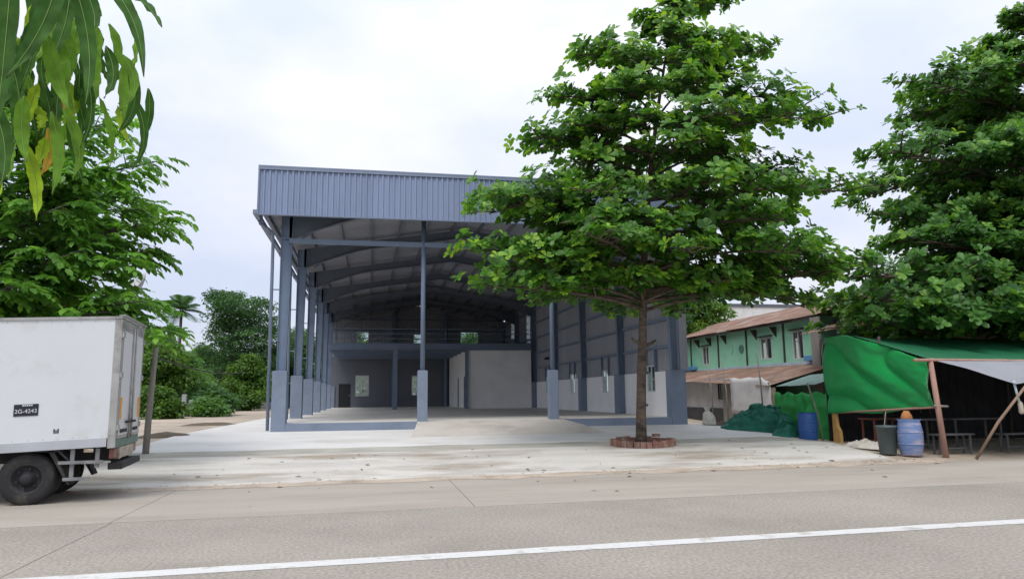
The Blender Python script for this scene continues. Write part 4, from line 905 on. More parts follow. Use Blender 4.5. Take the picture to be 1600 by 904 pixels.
# side number plate and small mark
pl = tbox(MB(), -.225, .115, -BY-.010, -BY-.001, 1.40, 1.585).build('side_plate', m_plate, tr, local=True)
def text(s, size, loc, m, parent, name='lettering', rot=(R(90), R(-2.3), 0)):
    c = bpy.data.curves.new(name, 'FONT'); c.body = s; c.size = size; c.extrude = .0008; c.align_x = 'CENTER'; c.align_y = 'CENTER'; c.materials.append(m)
    t_ = bpy.data.objects.new(name, c); COL.objects.link(t_); bpy.context.view_layer.update()
    me = bpy.data.meshes.new_from_object(t_.evaluated_get(bpy.context.evaluated_depsgraph_get())); bpy.data.objects.remove(t_); me.name = name
    if not me.materials: me.materials.append(m)
    o = bpy.data.objects.new(name, me); COL.objects.link(o); o.parent = parent; o.location = loc; o.rotation_euler = rot; return o
text('2G-4243', .088, TL(-.055, -BY-.0115, 1.473), m_ink, pl)
for q in range(5): tbox(MB(), -.11+q*.03, -.11+q*.03+.022, -BY-.012, -BY-.0105, 1.555, 1.577).build('small_lettering', m_ink, pl, local=True)
tbox(tbox(tbox(MB(), .35, .37, -BY-.006, -BY-.001, 1.10, 1.17), .38, .395, -BY-.006, -BY-.001, 1.10, 1.15), .405, .425, -BY-.006, -BY-.001, 1.10, 1.17).build('emblem', m_chassis, tr, local=True)
# leaning post behind the truck, dish, pole, wires, boxes
lp = MB().tube([(-5.50, 20.2, .2), (-5.47, 20.2, 1.4), (-5.40, 20.2, 2.95)], [.085, .075, .06], 9)
tag(lp.build('leaning_post', m_wood, smooth=True, base=(-5.5, 20.2, .28)), 'leaning grey weathered wooden post behind the truck doors', 'post')
dish = empty('satellite_dish', (-8.35, 27.5, .5), 'grey satellite dish on a mast above the feathery tree', 'dish')
MB().tube([(-8.35, 27.5, .4), (-8.35, 27.5, 5.4)], .05, 8).build('mast', m_alu, dish, smooth=True)
dm = MB(); rows = []
cd = Vector((-8.02, 27.5, 5.45)); ax = Vector((-.72, -.45, .55)).normalized(); ux = ax.orthogonal().normalized(); vx = ax.cross(ux)
for i in range(7): rows.append([cd+(ux*math.cos(2*math.pi*j/24)+vx*math.sin(2*math.pi*j/24))*(.62*i/6)+ax*(.22*(i/6)**2) for j in range(25)])
dm.grid(rows).build('reflector_bowl', mat('grey_dish_paint', (.45, .46, .47), .5), dish, smooth=True, solid=.01)
MB().bar((-8.35, 27.5, 5.2), tuple(cd-ax*.05), .05, .05).build('arm', m_alu, dish)
up = empty('utility_pole', (-11.35, 82, .55), 'thin utility pole carrying cables left of the warehouse', 'pole')
MB().tube([(-11.35, 82, .4), (-11.5, 82, 7.2)], [.14, .10], 8).build('shaft', m_wood, up, smooth=True)
MB().box(-12.1, -10.9, 81.95, 82.05, 6.4, 6.5).build('crossarm', m_wood, up)
MB().box(-11.9, -11.0, 81.8, 81.85, 2.5, 3.3).build('notice_board', m_cladin, up)
def wire(name, label, pts, r):
    tag(MB().tube(pts, r, 5).build(name, m_chassis, smooth=True, base=pts[0]), label, 'cable', 'cables strung to the utility pole')
def cat(a, b, sag, n=14): return [tuple(Vector(a).lerp(Vector(b), i/n)-Vector((0, 0, sag*4*(i/n)*(1-i/n)))) for i in range(n+1)]
wire('cable', 'thick sagging black cable from the feathery tree to the utility pole', cat((-8.9, 30, 3.6), (-11.5, 82, 5.0), .9), .035)
wire('cable', 'thin upper cable meeting the utility pole', cat((-16, 70, 3.9), (-11.5, 82, 5.6), .3), .03)
m_mtr = mat('grey_meter_box', (.33, .33, .36), .6, var=.2)
for i, (x, l, hh) in enumerate(((-11.35, 'taller grey meter box on post beside the bush', 1.35), (-11.0, 'shorter grey meter box next to the taller one', 1.0))):
    b = empty('meter_box', (x, 49.3+i*.3, .55), l, 'box', 'grey meter boxes')
    MB().box(x-.05, x+.05, 49.28+i*.3, 49.36+i*.3, .5, .55+hh*.6).build('post', m_mtr, b); MB().box(x-.14, x+.14, 49.2+i*.3, 49.4+i*.3, .55+hh*.45, .55+hh).build('cabinet', m_mtr, b, bevel=.03)
fw_ = empty('boundary_wall', (-13, 86, .55), 'low pale boundary wall far behind the utility pole', 'wall')
MB().box(-20, -7.5, 86, 86.2, .4, 1.15).build('masonry', m_dado, fw_); MB().box(-20, -7.5, 85.97, 86.23, 1.15, 1.22).build('coping', m_plinth, fw_)
# mud lumps on the side yard
for i, (x, y, l, w_) in enumerate(((-6.1, 24.5, .9, .3), (-6.5, 33, 1.3, .35))):
    rows = [[(x+l*(a/10-.5)*2, y+w_*(b/6-.5)*2, terr(x, y)-.06+.16*max(0, 1-(a/5-1)**2)*max(0, 1-(b/3-1)**2)+.05*mnoise.noise((a*.9, b*.9, i))) for a in range(11)] for b in range(7)]
    tag(MB().grid(rows).build('mud_heap', mat('dark_mud', (.13, .105, .075), .95, var=.3, bump=.6, bs=20), smooth=True), ('low dark mud heap just behind the truck', 'longer mud heap farther back beside the pale concrete strip')[i], 'mud')
# ------------------------------------------------------------------ brick ring round the almond tree
ring = empty('brick_planter', (7.45, 19.42, .2), 'low ring of red bricks around the almond tree trunk', 'planter')
bm = MB().box(-.075, .075, -.05, .05, 0, .2).mesh('brick', m_brick)
nb = 30
for i in range(nb):
    a = 2*math.pi*i/nb; x, y = 7.45+.77*math.cos(a)*(1+.12*abs(math.cos(a))**3), 19.42+.66*math.sin(a)
    o = link('brick', bm, ring, Vector((x, y, terr(x, y)-.02+random.uniform(-.03, .02)))-wloc(ring)); o.rotation_euler = (random.uniform(-.05, .05), random.uniform(-.04, .04), math.atan2(.66*math.cos(a), -.80*math.sin(a))+random.uniform(-.14, .14))
rows = [[(7.47+.85*r_/4*math.cos(2*math.pi*j/20), 19.42+.64*r_/4*math.sin(2*math.pi*j/20), .35-.02*r_+.02*mnoise.noise((r_, j*.7, 0))) for j in range(21)] for r_ in range(5)]
MB().grid(rows).build('soil', mat('dark_soil', (.10, .075, .055), .95, var=.3, bump=.5, bs=25), ring, smooth=True)
lb = link('loose_brick', MB().box(-.11, .11, -.05, .05, 0, .075).mesh('loose_brick', m_brick)); lb.location = (8.03, 19.42, terr(8, 19.4)+.185); lb.location = (8.02, 19.86, terr(8, 19.86)+.185); lb.rotation_euler = (0, 0, .15)
tag(lb, 'single loose brick lying on the brick ring', 'brick')
# fallen leaves and grit
rf = np.random.default_rng(77); V, Q = [], []
for i in range(95):
    x = rf.uniform(-4, 13); y = rf.uniform(13.6, 19.4) if rf.random() < .85 else rf.uniform(12, 22); z = terr(x, y)+.012 if y > road_edge(x) else .006
    a = rf.uniform(0, 6.28); s = rf.uniform(.03, .085)*(1.0 if rf.random() < .9 else 1.6); c, q = math.cos(a)*s, math.sin(a)*s; k = len(V)
    V += [(x-c, y-q, z), (x+q*.5, y-c*.5, z+.02*rf.random()), (x+c, y+q, z+.01), (x-q*.5, y+c*.5, z+.02*rf.random())]; Q.append((k, k+1, k+2, k+3))
tag(link('fallen_leaves', np_mesh('fallen_leaves', np.array(V), np.array(Q), mat('dry_leaf', (.16, .105, .06), .9, var=.4, vs=1))), 'dry brown leaves scattered over the apron', kind='stuff')
rf = np.random.default_rng(78); V, Q = [], []
for i in range(900):                                   # sand and grit gathered along the kerb line
    x = rf.uniform(-7, 13); y = road_edge(x)+rf.normal()*.13; z = .003 if y < road_edge(x) else terr(x, y)+.006; s = rf.uniform(.008, .03); k = len(V)
    for dx, dy in ((-1, -.6), (1, -.7), (.8, .6), (-.9, .7)): V.append((x+dx*s*1.5, y+dy*s, z))
    V.append((x, y, z+s*.6)); Q += [(k, k+1, k+4, k+4), (k+1, k+2, k+4, k+4), (k+2, k+3, k+4, k+4), (k+3, k, k+4, k+4)]
Qt = [q[:3] for q in Q]
gmesh = bpy.data.meshes.new('grit'); gmesh.from_pydata(V, [], Qt); gmesh.materials.append(m_dirt)
tag(link('grit', gmesh), 'sand and grit along the edge of the road', kind='stuff')
# ------------------------------------------------------------------ green house with rusty roofs
m_green = mat('mint_green_wall', (.29, .62, .42), .85, var=.08, vs=1.5, fine=.05, stain=(.23, .51, .34), ss=.8, sthr=(.52, .75))
m_rust = mat('rusty_roof_iron', (.21, .125, .088), .9, var=.25, vs=1.5, fine=.12, stain=(.30, .25, .22), ss=1.2, sthr=(.5, .7), orand=.18)
m_rust2 = mat('bright_rusty_iron', (.29, .155, .10), .9, var=.25, vs=1.5, fine=.12, orand=.15)
m_blue = mat('faded_blue_paint', (.10, .26, .46), .7, var=.2, vs=4)
m_paleblue = mat('pale_blue_grey_board', (.42, .50, .55), .8, var=.15, vs=2)
m_wall = mat('bare_grey_render', (.46, .46, .46), .9, var=.12, vs=1, stain=(.30, .29, .27), ss=1)
m_wallw = mat('whitewashed_panel', (.62, .62, .62), .9, var=.08, vs=1.2, stain=(.46, .45, .43), ss=1.2)
m_blackwall = mat('near_black_wall', (.06, .06, .062), .95, var=.35, vs=2)  # dark lower band of the lean-to walls, also the annexe wall
gh = empty('green_house', (19, 35, .45), 'mint green two storey house with long rusty iron roof', 'house')
HX = 19.0
hol = [(31.98+.05, 33.06, 3.25, 4.30), (29.4, 30.25, 3.12, 4.40), (38.7, 39.5, 3.25, 4.28)]
def wall_x(mb, x0, x1, y0, y1, z0, z1, holes):
    ys = sorted({y0, y1, *[h[0] for h in holes], *[h[1] for h in holes]})
    for a, b in zip(ys, ys[1:]):
        z = z0
        for h in [h for h in holes if h[0] <= a and h[1] >= b]:
            mb.box(x0, x1, a, b, z, h[2]); z = h[3]
        mb.box(x0, x1, a, b, z, z1)
wb = MB(); wall_x(wb, HX, HX+.15, 28.1, 44.5, .3, 4.9, hol); wb.box(HX+.15, HX+6, 28.1, 28.25, .3, 4.9)
hw = wb.build('wall', m_green, gh)
MB().box(HX-.06, HX+.0, 28.1, 44.5, 2.86, 3.02).build('string_course', m_paleblue, gh)
for y in (30.95, 34.4, 37.5, 41.0, 28.2): MB().box(HX-.05, HX-.002, y-.05, y+.05, 3.02, 4.85).build('batten', m_darkwood, hw)
for y in (31.6, 33.4, 38.4, 39.9, 36.6): MB().prism([(HX-.35, 4.75), (HX-.002, 4.75), (HX-.002, 4.25)], y-.035, y+.035).build('eave_bracket', m_darkwood, hw)
for a, b, c, d in hol: 
    o = window(a, b, c, d, HX+.05, 'x', gh, 2, 1, m_wallw, .12)
    MB().box(HX-.16, HX-.002, a-.1, b+.1, d+.04, d+.1).build('hood', m_darkwood, o); MB().box(HX+.4, HX+.42, a-.2, b+.2, c-.1, d+.1).build('dark_backing', m_dark, o)  # near-black sheet behind each window in place of a modelled interior
for y, z, r_ in ((36.0, 3.95, .2), (42.3, 3.55, .18)):
    MB().prism([(y-.14, z), (y, z-.3), (y+.14, z), (y, z+.3)], HX-.03, HX-.002, 'x').build('vent', m_green if y < 40 else m_darkwood, hw)
MB().lathe([(.01, -.02), (.22, -.02), (.22, 0), (.01, 0)], 20, (0, 0, 0)).mesh('tmp', None)
MB().tube([(HX-.04, 34.95+.0, 3.9), (HX-.01, 34.95, 3.9)], .22, 18).build('oval_vent', mat('dull_teal', (.09, .22, .17), .8), hw)
for a, b in ((40.2, 42.2), (28.3, 29.0)): MB().box(HX-.32, HX-.07, a, b, 3.0, 3.22).build('planter_box', m_blue, gh, bevel=.02)
def iron_roof(root, name, a0, a1, b0, b1, m, n, rib=.02, per=6):
    """ribbed sheets between eave line a0-a1 and ridge line b0-b1"""
    a0, a1, b0, b1 = map(Vector, (a0, a1, b0, b1)); nrm = (a1-a0).cross(b0-a0).normalized()
    if nrm.z < 0: nrm = -nrm
    for k in range(n):
        lo, hi = [], []; lift = random.uniform(0, .012); ext = random.uniform(-.06, .06)
        for i in range(per*4+1):
            t = (k+i/(per*4)*1.02)/n; h = nrm*(rib*abs(math.sin(i*math.pi/4))+lift+.004*(k % 2))
            p, q = a0.lerp(a1, t), b0.lerp(b1, t); lo.append(p+(p-q).normalized()*ext+h); hi.append(q+h)
        MB().grid([lo, hi]).build(name, m, root, smooth=False)
rf_ = MB().box(HX-.42, HX-.36, 28.0, 44.8, 4.78, 4.90).build('eave_board', m_darkwood, gh)
iron_roof(gh, 'roof_sheet', (HX-.5, 44.8, 4.92), (HX-.5, 27.7, 4.88), (HX+3.2, 44.8, 6.1), (HX+3.2, 27.7, 6.1), m_rust, 18)
iron_roof(gh, 'roof_sheet', (HX+6.8, 44.8, 4.92), (HX+6.8, 27.7, 4.88), (HX+3.2, 44.8, 6.1), (HX+3.2, 27.7, 6.1), m_rust, 10)
an = empty('house_annexe', (20, 25.5, .4), 'brighter rusty roofed annexe at the near end of the green house', 'house')
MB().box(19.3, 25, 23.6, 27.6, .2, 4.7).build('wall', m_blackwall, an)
iron_roof(an, 'roof_sheet', (18.6, 27.68, 5.0), (18.6, 22.6, 5.1), (22, 27.68, 6.15), (22, 22.6, 6.25), m_rust2, 6)
iron_roof(an, 'roof_sheet', (25.4, 27.68, 5.0), (25.4, 22.6, 5.1), (22, 27.68, 6.15), (22, 22.6, 6.25), m_rust2, 6)
iron_roof(an, 'porch_sheet', (17.4, 27.2, 4.0), (17.4, 22.4, 4.0), (19.25, 27.2, 4.5), (19.25, 22.4, 4.5), m_rust, 5)
MB().box(18.5, 18.6, 27.5, 28.08, .3, 4.8).build('corner_post', m_wood, an)
# lean-to
ln = empty('lean_to_shed', (16.5, 31, .4), 'grey lean-to shed with sagging rusty iron roof below the green house', 'shed')
iron_roof(ln, 'roof_sheet', (16.0, 41.0, 2.45), (15.75, 27.0, 1.92), (18.96, 41.0, 2.92), (18.96, 26.6, 2.84), m_rust, 14, rib=.018)
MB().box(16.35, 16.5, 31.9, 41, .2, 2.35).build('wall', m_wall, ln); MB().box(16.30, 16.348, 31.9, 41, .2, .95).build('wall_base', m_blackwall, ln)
MB().box(16.25, 16.4, 30.2, 31.896, .2, 2.25).build('wall', mat('brown_grey_board', (.24, .225, .20), .9, var=.2), ln)
MB().box(16.28, 16.348, 36.2, 36.6, .95, 2.3).build('door_jamb', m_darkwood, ln)
window(31.95, 32.45, 1.35, 2.1, 16.32, 'x', ln, 2, 1, m_darkwood, .06)
rows = [[(15.62+.05*mnoise.noise((a*.7, b*.7, 2))+.02*a, 29.9-(a/10)*2.9, .75+1.52*b/8+(.06*mnoise.noise((a*.5, 1, 0))-.25*max(0, (a-8)/2)*(b == 8) if b == 8 else 0)) for a in range(11)] for b in range(9)]
tag(MB().grid(rows).build('cement_panel', m_wallw, ln, solid=.05, smooth=True), 'white plastered panel with torn top')
MB().box(15.85, 16.0, 27.1, 30.1, .2, .8).build('wall_base', m_blackwall, ln)
MB().box(15.9, 16.0, 26.9, 28.2, .2, 1.85).build('wall', mat('tan_board', (.36, .31, .25), .9, var=.2), ln)
iron_roof(ln, 'green_sheet', (15.2, 25.6, 1.86), (15.3, 23.2, 1.9), (16.9, 25.9, 2.3), (17.2, 23.4, 2.4), mat('faded_green_iron', (.17, .26, .24), .8, var=.2), 3)
for x, y, z, l in ((15.3, 31.0, 2.9, 'bare stick farther from the stall'), (15.3, 29.6, 3.05, 'bare stick in the middle of the shed front'), (14.85, 25.9, 3.35, 'tall pale bamboo pole leaning on the shed corner')):
    tag(MB().tube([(x, y, terr(x, y)-.05), (x-.05, y, z*.6), (x-.12, y+.1, z)], [.035, .032, .022], 7).build('pole', m_wood, base=(x, y, terr(x, y)), smooth=True), l, 'pole', 'sticks standing before the lean-to')
# white house and others behind
wf = empty('flat_roofed_house', (37, 62, .5), 'white flat roofed house behind the rusty roof', 'house')
MB().box(31, 41.5, 61, 70, .3, 8.1).build('wall', mat('cream_render', (.62, .62, .57), .85, var=.05), wf)
MB().box(30.2, 42.2, 60.3, 70.5, 8.1, 9.35).build('parapet', m_wallw, wf); MB().box(30.1, 42.3, 60.2, 70.6, 9.35, 9.62).build('coping', mat('dark_coping', (.10, .11, .13), .8), wf)
for x in (33, 36.5, 40): window(x-.6, x+.6, 5.6, 7.2, 60.95, 'y', wf, 2, 1, m_wallw)
wt = empty('water_tank', (42.5, 57, .5), 'white domed water tank beside the white house', 'tank')
MB().lathe([(.01, 7.6), (1.3, 7.6), (1.3, 8.6), (1.1, 9.0), (.5, 9.25), (.01, 9.3)], 20, (42.5, 57, 0)).build('vessel', m_wallw, wt, smooth=True)
for dx, dy in ((-1, -1), (1, -1), (1, 1), (-1, 1)): MB().box(42.5+dx-.1, 42.5+dx+.1, 57+dy-.1, 57+dy+.1, .3, 7.6).build('leg', m_wall, wt)
kh = empty('brick_kiosk', (24.9, 28, .4), 'orange brick upper storey with pale roof seen over the stall', 'house')
m_obr = mat('orange_brick', (.52, .24, .10), .9, var=.2, vs=5)
MB().box(24.2, 25.3, 27.5, 29, .3, 4.75).build('wall', m_obr, kh); MB().box(23.9, 25.6, 27.3, 29.2, 4.75, 4.95).build('roof', m_paleblue, kh)
MB().box(20.9, 24.2, 28.0, 28.06, 4.1, 4.2).build('rail', m_cream, kh); MB().box(20.8, 20.9, 27.98, 28.08, .3, 4.55).build('rail_post', m_cream, kh)
MB().box(28.3, 28.9, 27.5, 29, .3, 4.5).build('chimney', m_obr, kh); MB().box(26.9, 28.3, 27.8, 29, .3, 4.3).build('wall', m_paleblue, kh)
# ------------------------------------------------------------------ green tarpaulin stall
def tarp_mat(name, c, rough=.35):
    m = mat(name, c, rough, var=.08, vs=1.2, fine=.04, spec=.5, bump=.45, bs=7); return m
m_tarp = tarp_mat('green_tarpaulin', (.008, .30, .07), .45); m_tarpd = tarp_mat('tree_shaded_green_tarpaulin', (.008, .125, .05), .6); m_tarpw = tarp_mat('grey_white_tarpaulin', (.25, .26, .285), .65)  # roof sheet's green is darkened to carry the tree's shade
m_net = mat('green_safety_net', (.008, .125, .085), .7, var=.3, vs=4, fine=.35, fs=90, bump=.6, bs=60)
st = empty('market_stall', (17.5, 18.5, .1), 'roadside stall hung with bright green tarpaulin and white awning', 'stall')
SX = 14.15
m_nearblack = mat('near_black_board', (.018, .019, .022), .9, var=.4)  # near-black boards closing the back and side of the stall
def fold(u, v): 
    """wrinkles that fan from the lower front corner"""
    a = math.atan2(v+.25, 1.05-u); r_ = math.hypot(u-1.05, v+.25)
    return .10*(1-2.2*abs(math.sin(a*7.5+1.4*mnoise.noise((u*2, v*2, 1))))**.6)*min(1, r_*1.1)*(.35+.65*max(0, math.sin(a*1.1)))+.05*mnoise.noise((u*3.2, v*3.2, 5))+.03*mnoise.noise((u*8, v*8, 8))
rows = []
nu, nv = 70, 44
for j in range(nv+1):
    v = j/nv; row = []
    for i in range(nu+1):
        u = i/nu; y = 20.75-(20.75-16.38)*u
        zb = .98+.27*u+.03*math.sin(u*9)-.05*math.sin(math.pi*u); zt = 3.36-.10*u-.85*max(0, (u-.28)/.72)**1.05
        z = zb+(zt-zb)*v; row.append((SX+fold(u, v)-.05*math.sin(math.pi*v)+.10*(1-v)*math.sin(math.pi*u), y, z))
    rows.append(row)
sp = tag(MB().grid(rows).build('side_tarpaulin', m_tarp, st, smooth=True, solid=.004), 'bright green wrinkled side sheet')
rows = []
for j in range(31):
    v = j/30; row = []
    for i in range(61):
        u = i/60; x = SX-.03+u*10.5; yr, zr = 20.8, 3.36-.05*u; yf, zf = 16.25, 2.43-.03*u
        sag = -.10*math.sin(math.pi*v)*(1-.3*math.cos(u*25))-.04*mnoise.noise((u*14, v*5, 0))
        zt = zr+(zf-zr)*v
        if u < .25: zt = max(zt, (3.36-.10*v-.85*max(0, (v-.28)/.72)**1.05)*(1-u/.25)+zt*(u/.25))
        row.append((x, yr+(yf-yr)*v, zt+sag*min(1, u*8)+.01))
    rows.append(row)
tag(MB().grid(rows).build('roof_tarpaulin', m_tarpd, st, smooth=True, solid=.004), 'green roof sheet darkened for tree shade')
rows = []
for j in range(15):
    v = j/14; row = []
    for i in range(61):
        u = i/60; x = SX+.05+u*9; reach = min(1, u*7.5)
        yy = 16.18-1.05*v*reach; z = 2.40-.56*v*reach-.05*math.sin(math.pi*v)*math.cos(u*40)*reach+.05*v*math.sin(u*31+1)*reach+.02*mnoise.noise((u*20, v*4, 3))
        row.append((x, yy, z))
    rows.append(row)
tag(MB().grid(rows).build('awning', m_tarpw, st, smooth=True, solid=.004), 'grey white sagging awning')
MB().tube([(SX+.06, 16.22, .0), (SX-.03, 16.24, 1.3), (SX-.07, 16.3, 2.48)], [.075, .07, .06], 10).build('post', m_pinkwood, st, smooth=True)
MB().tube([(SX-.55, 16.3, 2.43), (SX+.2, 16.25, 2.43), (SX+5, 16.2, 2.38), (SX+9.5, 16.2, 2.36)], .04, 8).build('beam', m_pinkwood, st, smooth=True)
MB().tube([(SX+.02, 16.4, 1.24), (SX+.02, 20.7, 1.0)], .03, 6).build('hem_pole', m_pinkwood, st, smooth=True)
MB().tube([(SX-.15, 16.22, 1.28), (SX+.25, 16.22, 1.26)], .03, 6).build('cross_peg', m_wood, st, smooth=True)
for y_, z_, dx in ((20.7, 3.33, -.5), (18.2, 1.1, -.25), (16.45, 2.2, -.3)):
    MB().tube([(SX, y_, z_), (SX+dx*.4, y_-.03, z_-.35), (SX+dx*.3, y_, z_-.75)], .008, 5).build('rope', m_wall, st, smooth=True)
m_yel = mat('ochre_board', (.50, .30, .10), .8, var=.15, vs=4)
MB().prism([(20.62, .1), (20.62, 1.15), (20.48, 1.15), (20.42, .62), (20.30, .46), (20.28, .1)], SX-.02, SX+.08, 'x').build('bench_end', m_yel, st)
MB().tube([(SX+.15, 17.6, .1), (SX+.15, 17.6, 1.1)], .03, 6).build('post', m_wall, st, smooth=True)
for y in (20.6, 18.4): MB().tube([(SX+.12, y, .1), (SX+.12, y, 3.2)], .045, 6).build('post', m_darkwood, st, smooth=True)
for x in (17.6, 20.6, 23.6):
    for y, z in ((16.4, 2.3), (20.6, 3.2)): MB().tube([(x, y, 0), (x, y, z)], .05, 7).build('post', m_darkwood, st, smooth=True)
for i in range(34): MB().box(SX+.05+i*.3, SX+.33+i*.3, 20.9, 20.93, .1, 3.15+.05*random.random()).build('back_board', m_nearblack, st)
for i in range(15): MB().box(24.3, 24.33, 16.4+i*.3, 16.68+i*.3, .1, 2.5).build('side_board', m_nearblack, st)
def bench(label, x0, x1, y, h, d, m, hh=.04):
    b = empty('bench', ((x0+x1)/2, y, .06), label, 'bench', 'benches and tables in the stall'); z0 = terr(x0, y)-.03
    MB().box(x0, x1, y-d/2, y+d/2, z0+h-hh, z0+h).build('top', m, b)
    for x in (x0+.12, x1-.12):
        for s in (-1, 1): MB().box(x-.025, x+.025, y+s*(d/2-.04)-.02, y+s*(d/2-.04)+.02, z0, z0+h-hh).build('leg', m, b)
    MB().box(x0+.12, x1-.12, y-.015, y+.015, z0+.12, z0+.16).build('stretcher', m, b)
m_gwood = mat('grey_bench_wood', (.085, .083, .088), .8, var=.2)
bench('low grey bench just right of the leaning pink post', 14.45, 15.6, 16.9, .52, .3, m_gwood)
bench('higher dark table behind the pink post', 14.4, 15.5, 17.9, .85, .6, m_gwood)
bench('dark table at the middle back of the stall', 15.9, 17.6, 18.1, .85, .6, m_gwood)
bench('dark bench at the right edge under the awning', 16.6, 18.6, 17.0, .5, .3, m_gwood)
bench('reddish table under the green side sheet', 14.35, 15.6, 19.4, .78, .6, mat('red_brown_wood', (.16, .05, .035), .7))
for i in range(6):
    x = 15.7+i*.13; tag(MB().tube([(x, 19.5, 1.0+.12*random.random()), (x+.02, 19.5, 1.6), (x, 19.5, 2.75)], .02, 5).build('hanging_strap', m_gwood, smooth=True, base=(x, 19.5, 2.75)), ('leftmost', 'second', 'third', 'fourth', 'fifth', 'rightmost')[i]+' pale strap in the row hanging in the dark stall', 'strap', 'straps hanging inside the stall')
tag(MB().tube([(14.52, 15.62, .0), (15.0, 15.35, .9), (15.75, 14.98, 1.98)], [.036, .034, .03], 8).build('prop_pole', mat('brown_pole', (.24, .165, .115), .85, var=.2), base=(14.52, 15.62, 0), smooth=True), 'slanting brown pole propping the white awning', 'pole')
hg = empty('hanging_weight', (15.45, 15.2, 1.9), 'orange bottle weight hanging from the awning edge', 'weight')
MB().tube([(15.42, 15.22, 1.88), (15.50, 15.2, 1.35)], [.03, .025], 7).build('strap', m_paleblue, hg, smooth=True)
MB().tube([(15.50, 15.2, 1.40), (15.52, 15.2, 1.33), (15.54, 15.2, 1.12), (15.55, 15.2, 1.08)], [.02, .055, .06, .03], 8).build('weight_body', m_cream, hg, smooth=True)
# low green sheet screen
rows = [[(14.42+.12*mnoise.noise((i*.35, j*.3, 4))+.04*math.sin(i*1.7+j*.5), 24.4-3.45*i/30, .1+1.52*j/16+(.06*math.sin(i*.9) if j == 16 else 0)) for i in range(31)] for j in range(17)]
ls = MB().grid(rows).build('screen_sheet', tarp_mat('light_green_sheet', (.025, .34, .07), .65), smooth=True, solid=.004, base=(14.4, 22.7, .1)); tag(ls, 'low bright green plastic screen between shed and stall', 'screen')
pp = tag(MB().tube([(14.0, 20.95, .1), (13.95, 21.1, 1.0), (13.80, 21.3, 1.95)], .028, 6).build('bamboo_stake', m_wood, smooth=True, base=(14, 20.95, .15)), 'thin bamboo stake leaning on the low green screen', 'stake')
# barrels
m_bl = mat('blue_plastic', (.02, .075, .26), .45, var=.12); m_bl2 = mat('faded_blue_plastic', (.13, .20, .38), .5, var=.12, vs=3, stain=(.40, .34, .38), ss=2.2, sthr=(.48, .62), stretch=(.5, .5, 2)); m_gr = mat('grey_green_plastic', (.075, .10, .10), .55, var=.15)
def barrel(label, x, y, r, h, m, prof, lid=True):
    z = terr(x, y)-.02; b = empty('barrel', (x, y, z), label, 'barrel', 'plastic barrels by the stall')
    MB().lathe([(p*r, t*h) for p, t in prof], 28, (x, y, z)).build('drum', m, b, smooth=True)
    for t in (.33, .66): MB().lathe([(max(p for p, q in prof)*r*.965, h*t-.02), (max(p for p, q in prof)*r*1.012, h*t-.008), (max(p for p, q in prof)*r*1.012, h*t+.008), (max(p for p, q in prof)*r*.965, h*t+.02)], 28, (x, y, z), cap=False).build('hoop', m, b, smooth=True)
    MB().lathe([(.9*r, h), (.93*r, h+.0), (.93*r, h+.025), (.9*r, h+.025)], 28, (x, y, z), cap=False).build('rim', m, b, smooth=True)
P1 = [(.01, 0), (.9, 0), (.94, .03), (.97, .3), (1, .5), (.97, .7), (.94, .97), (.9, 1), (.85, 1), (.85, .97), (.01, .97)]
P2 = [(.01, 0), (.76, 0), (.82, .04), (.95, .25), (1.0, .5), (.97, .72), (.86, .93), (.80, 1), (.74, 1), (.72, .97), (.01, .97)]
barrel('dark blue plastic drum beside the green net heap', 13.2, 20.5, .29, .80, m_bl, P1)
barrel('pale blue bulging barrel nearest the pink stall post', 13.55, 16.6, .30, .88, m_bl2, P2)
gb = empty('refuse_bin', (13.15, 16.95, .05), 'dark grey tapered bin left of the pale blue barrel', 'bin')
MB().lathe([(.01, 0), (.19, 0), (.20, .02), (.245, .66), (.265, .66), (.265, .72), (.235, .72), (.23, .68), (.01, .55)], 26, (13.15, 16.95, .06)).build('tub', m_gr, gb, smooth=True)
tag(MB().lathe([(.01, 0), (.05, .0), (.14, -.02), (.16, -.05), (.12, -.2), (.06, -.30), (.055, -.3), (.1, -.18)], 16, (0, 0, 0), cap=False).build('orange_lantern', mat('orange_cloth', (.46, .20, .07), .8, var=.2), smooth=True), 'orange lampshade hanging under the green sheet hem above the bin', 'lantern')
bpy.data.objects['orange_lantern'].rotation_euler = (R(180), 0, 0)
bpy.data.objects['orange_lantern'].location = (13.98, 17.2, .84)
MBx = MB(); rows = []
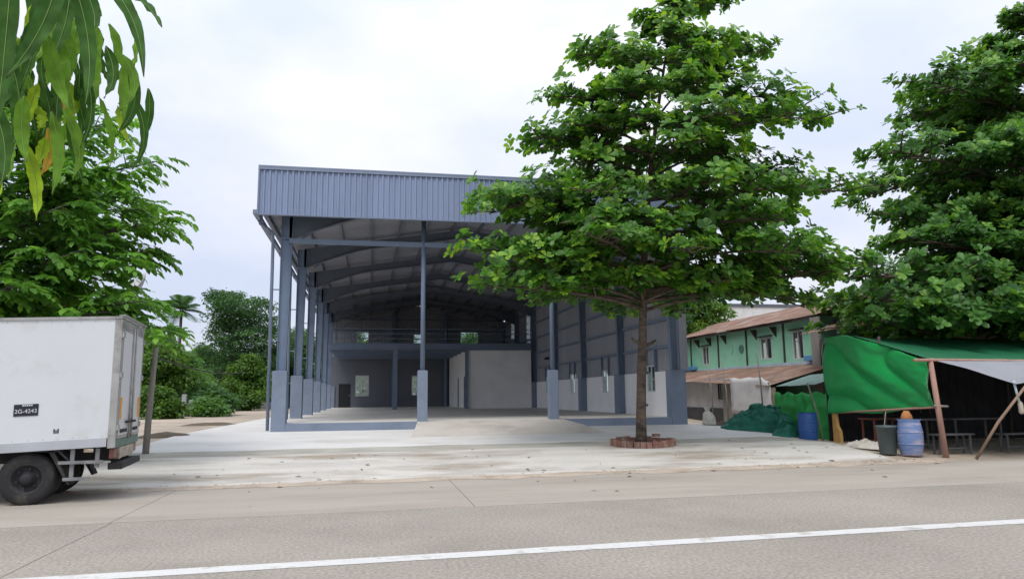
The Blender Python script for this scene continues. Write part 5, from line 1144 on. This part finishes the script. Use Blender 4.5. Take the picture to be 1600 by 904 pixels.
# heap of green net
def heap(name, label, cx, cy, rx, ry, h, m, seed, fs=1., cat_='net'):
    rows = []; n, k = 60, 120
    z0 = terr(cx, cy)-.03
    for i in range(n+1):
        t = i/n; row = []
        for j in range(k+1):
            a = 2*math.pi*j/k; edge = 1+.18*mnoise.noise((math.cos(a)*1.5, math.sin(a)*1.5, seed))
            x, y = cx+math.cos(a)*rx*t*edge, cy+math.sin(a)*ry*t*edge
            prof = max(0, 1-t**2.2)**.8
            w_ = mnoise.noise((x*1.6*fs, y*1.6*fs, seed)); rd = 1-abs(mnoise.noise((x*3.1*fs, y*3.1*fs, seed+3)))*2
            fd = mnoise.turbulence((x*2.2*fs, y*2.2*fs, seed), 4, True); z = z0+h*prof*(.72+.5*w_)+h*.22*rd*(.25+.75*prof)*(1-t**6)+h*.22*(fd-.5)*(1-t**6)+h*.12*(1-abs(mnoise.noise((x*7*fs, y*7*fs, seed+9)))*2)*(1-t**6); x += .12*rx*mnoise.noise((x*3*fs, z*5, seed)); y += .12*ry*mnoise.noise((y*3*fs, z*5, seed+2))
            row.append((x, y, z))
        rows.append(row)
    return tag(MB().grid(rows).build(name, m, smooth=True, base=(cx, cy, z0)), label, cat_)
heap('net_heap', 'big crumpled heap of dark green safety net', 13.15, 23.2, 1.45, .75, .88, m_net, 3)
heap('net_heap', 'smaller heap of green net in front of the blue drum', 12.85, 21.2, .42, .35, .42, m_net, 6, 1.6)
def sack(x, y):
    z0 = terr(x, y); rows = []
    for r_, h_ in [(.02, 0), (.20, .0), (.25, .06), (.26, .16), (.23, .30), (.19, .40), (.11, .47), (.06, .51), (.09, .56), (.13, .62), (.10, .63)]:
        rows.append([(x-.10*h_/.6+r_*(1+.25*mnoise.noise((math.cos(a)*1.4, math.sin(a)*1.4, h_*5)))*math.cos(a), y+.8*r_*(1+.25*mnoise.noise((math.cos(a)*2, math.sin(a)*2, h_*6+4)))*math.sin(a), z0+h_+.05*mnoise.noise((math.cos(a)*2, math.sin(a)*2, h_*3))*(h_ > .01)) for a in [2*math.pi*j/28 for j in range(29)]])
    return MB().grid(rows)
tag(sack(12.05, 24.7).build('cement_sack', mat('dirty_white_sack', (.60, .57, .51), .85, var=.22, vs=7, fine=.15, bump=.5, bs=30), smooth=True, base=(12.05, 24.7, .5)), 'crumpled white sack slumped at the warehouse corner', 'sack')
heap('debris_heap', 'small brown debris beside the white sack', 12.5, 24.7, .35, .22, .22, mat('brown_debris', (.16, .11, .08), .9, var=.3), 9, 2, 'debris')
heap('rubble_heap', 'broken grey concrete rubble by the stall bench end', 13.75, 18.6, .35, .8, .2, m_apron2, 10, 2.4, 'rubble')
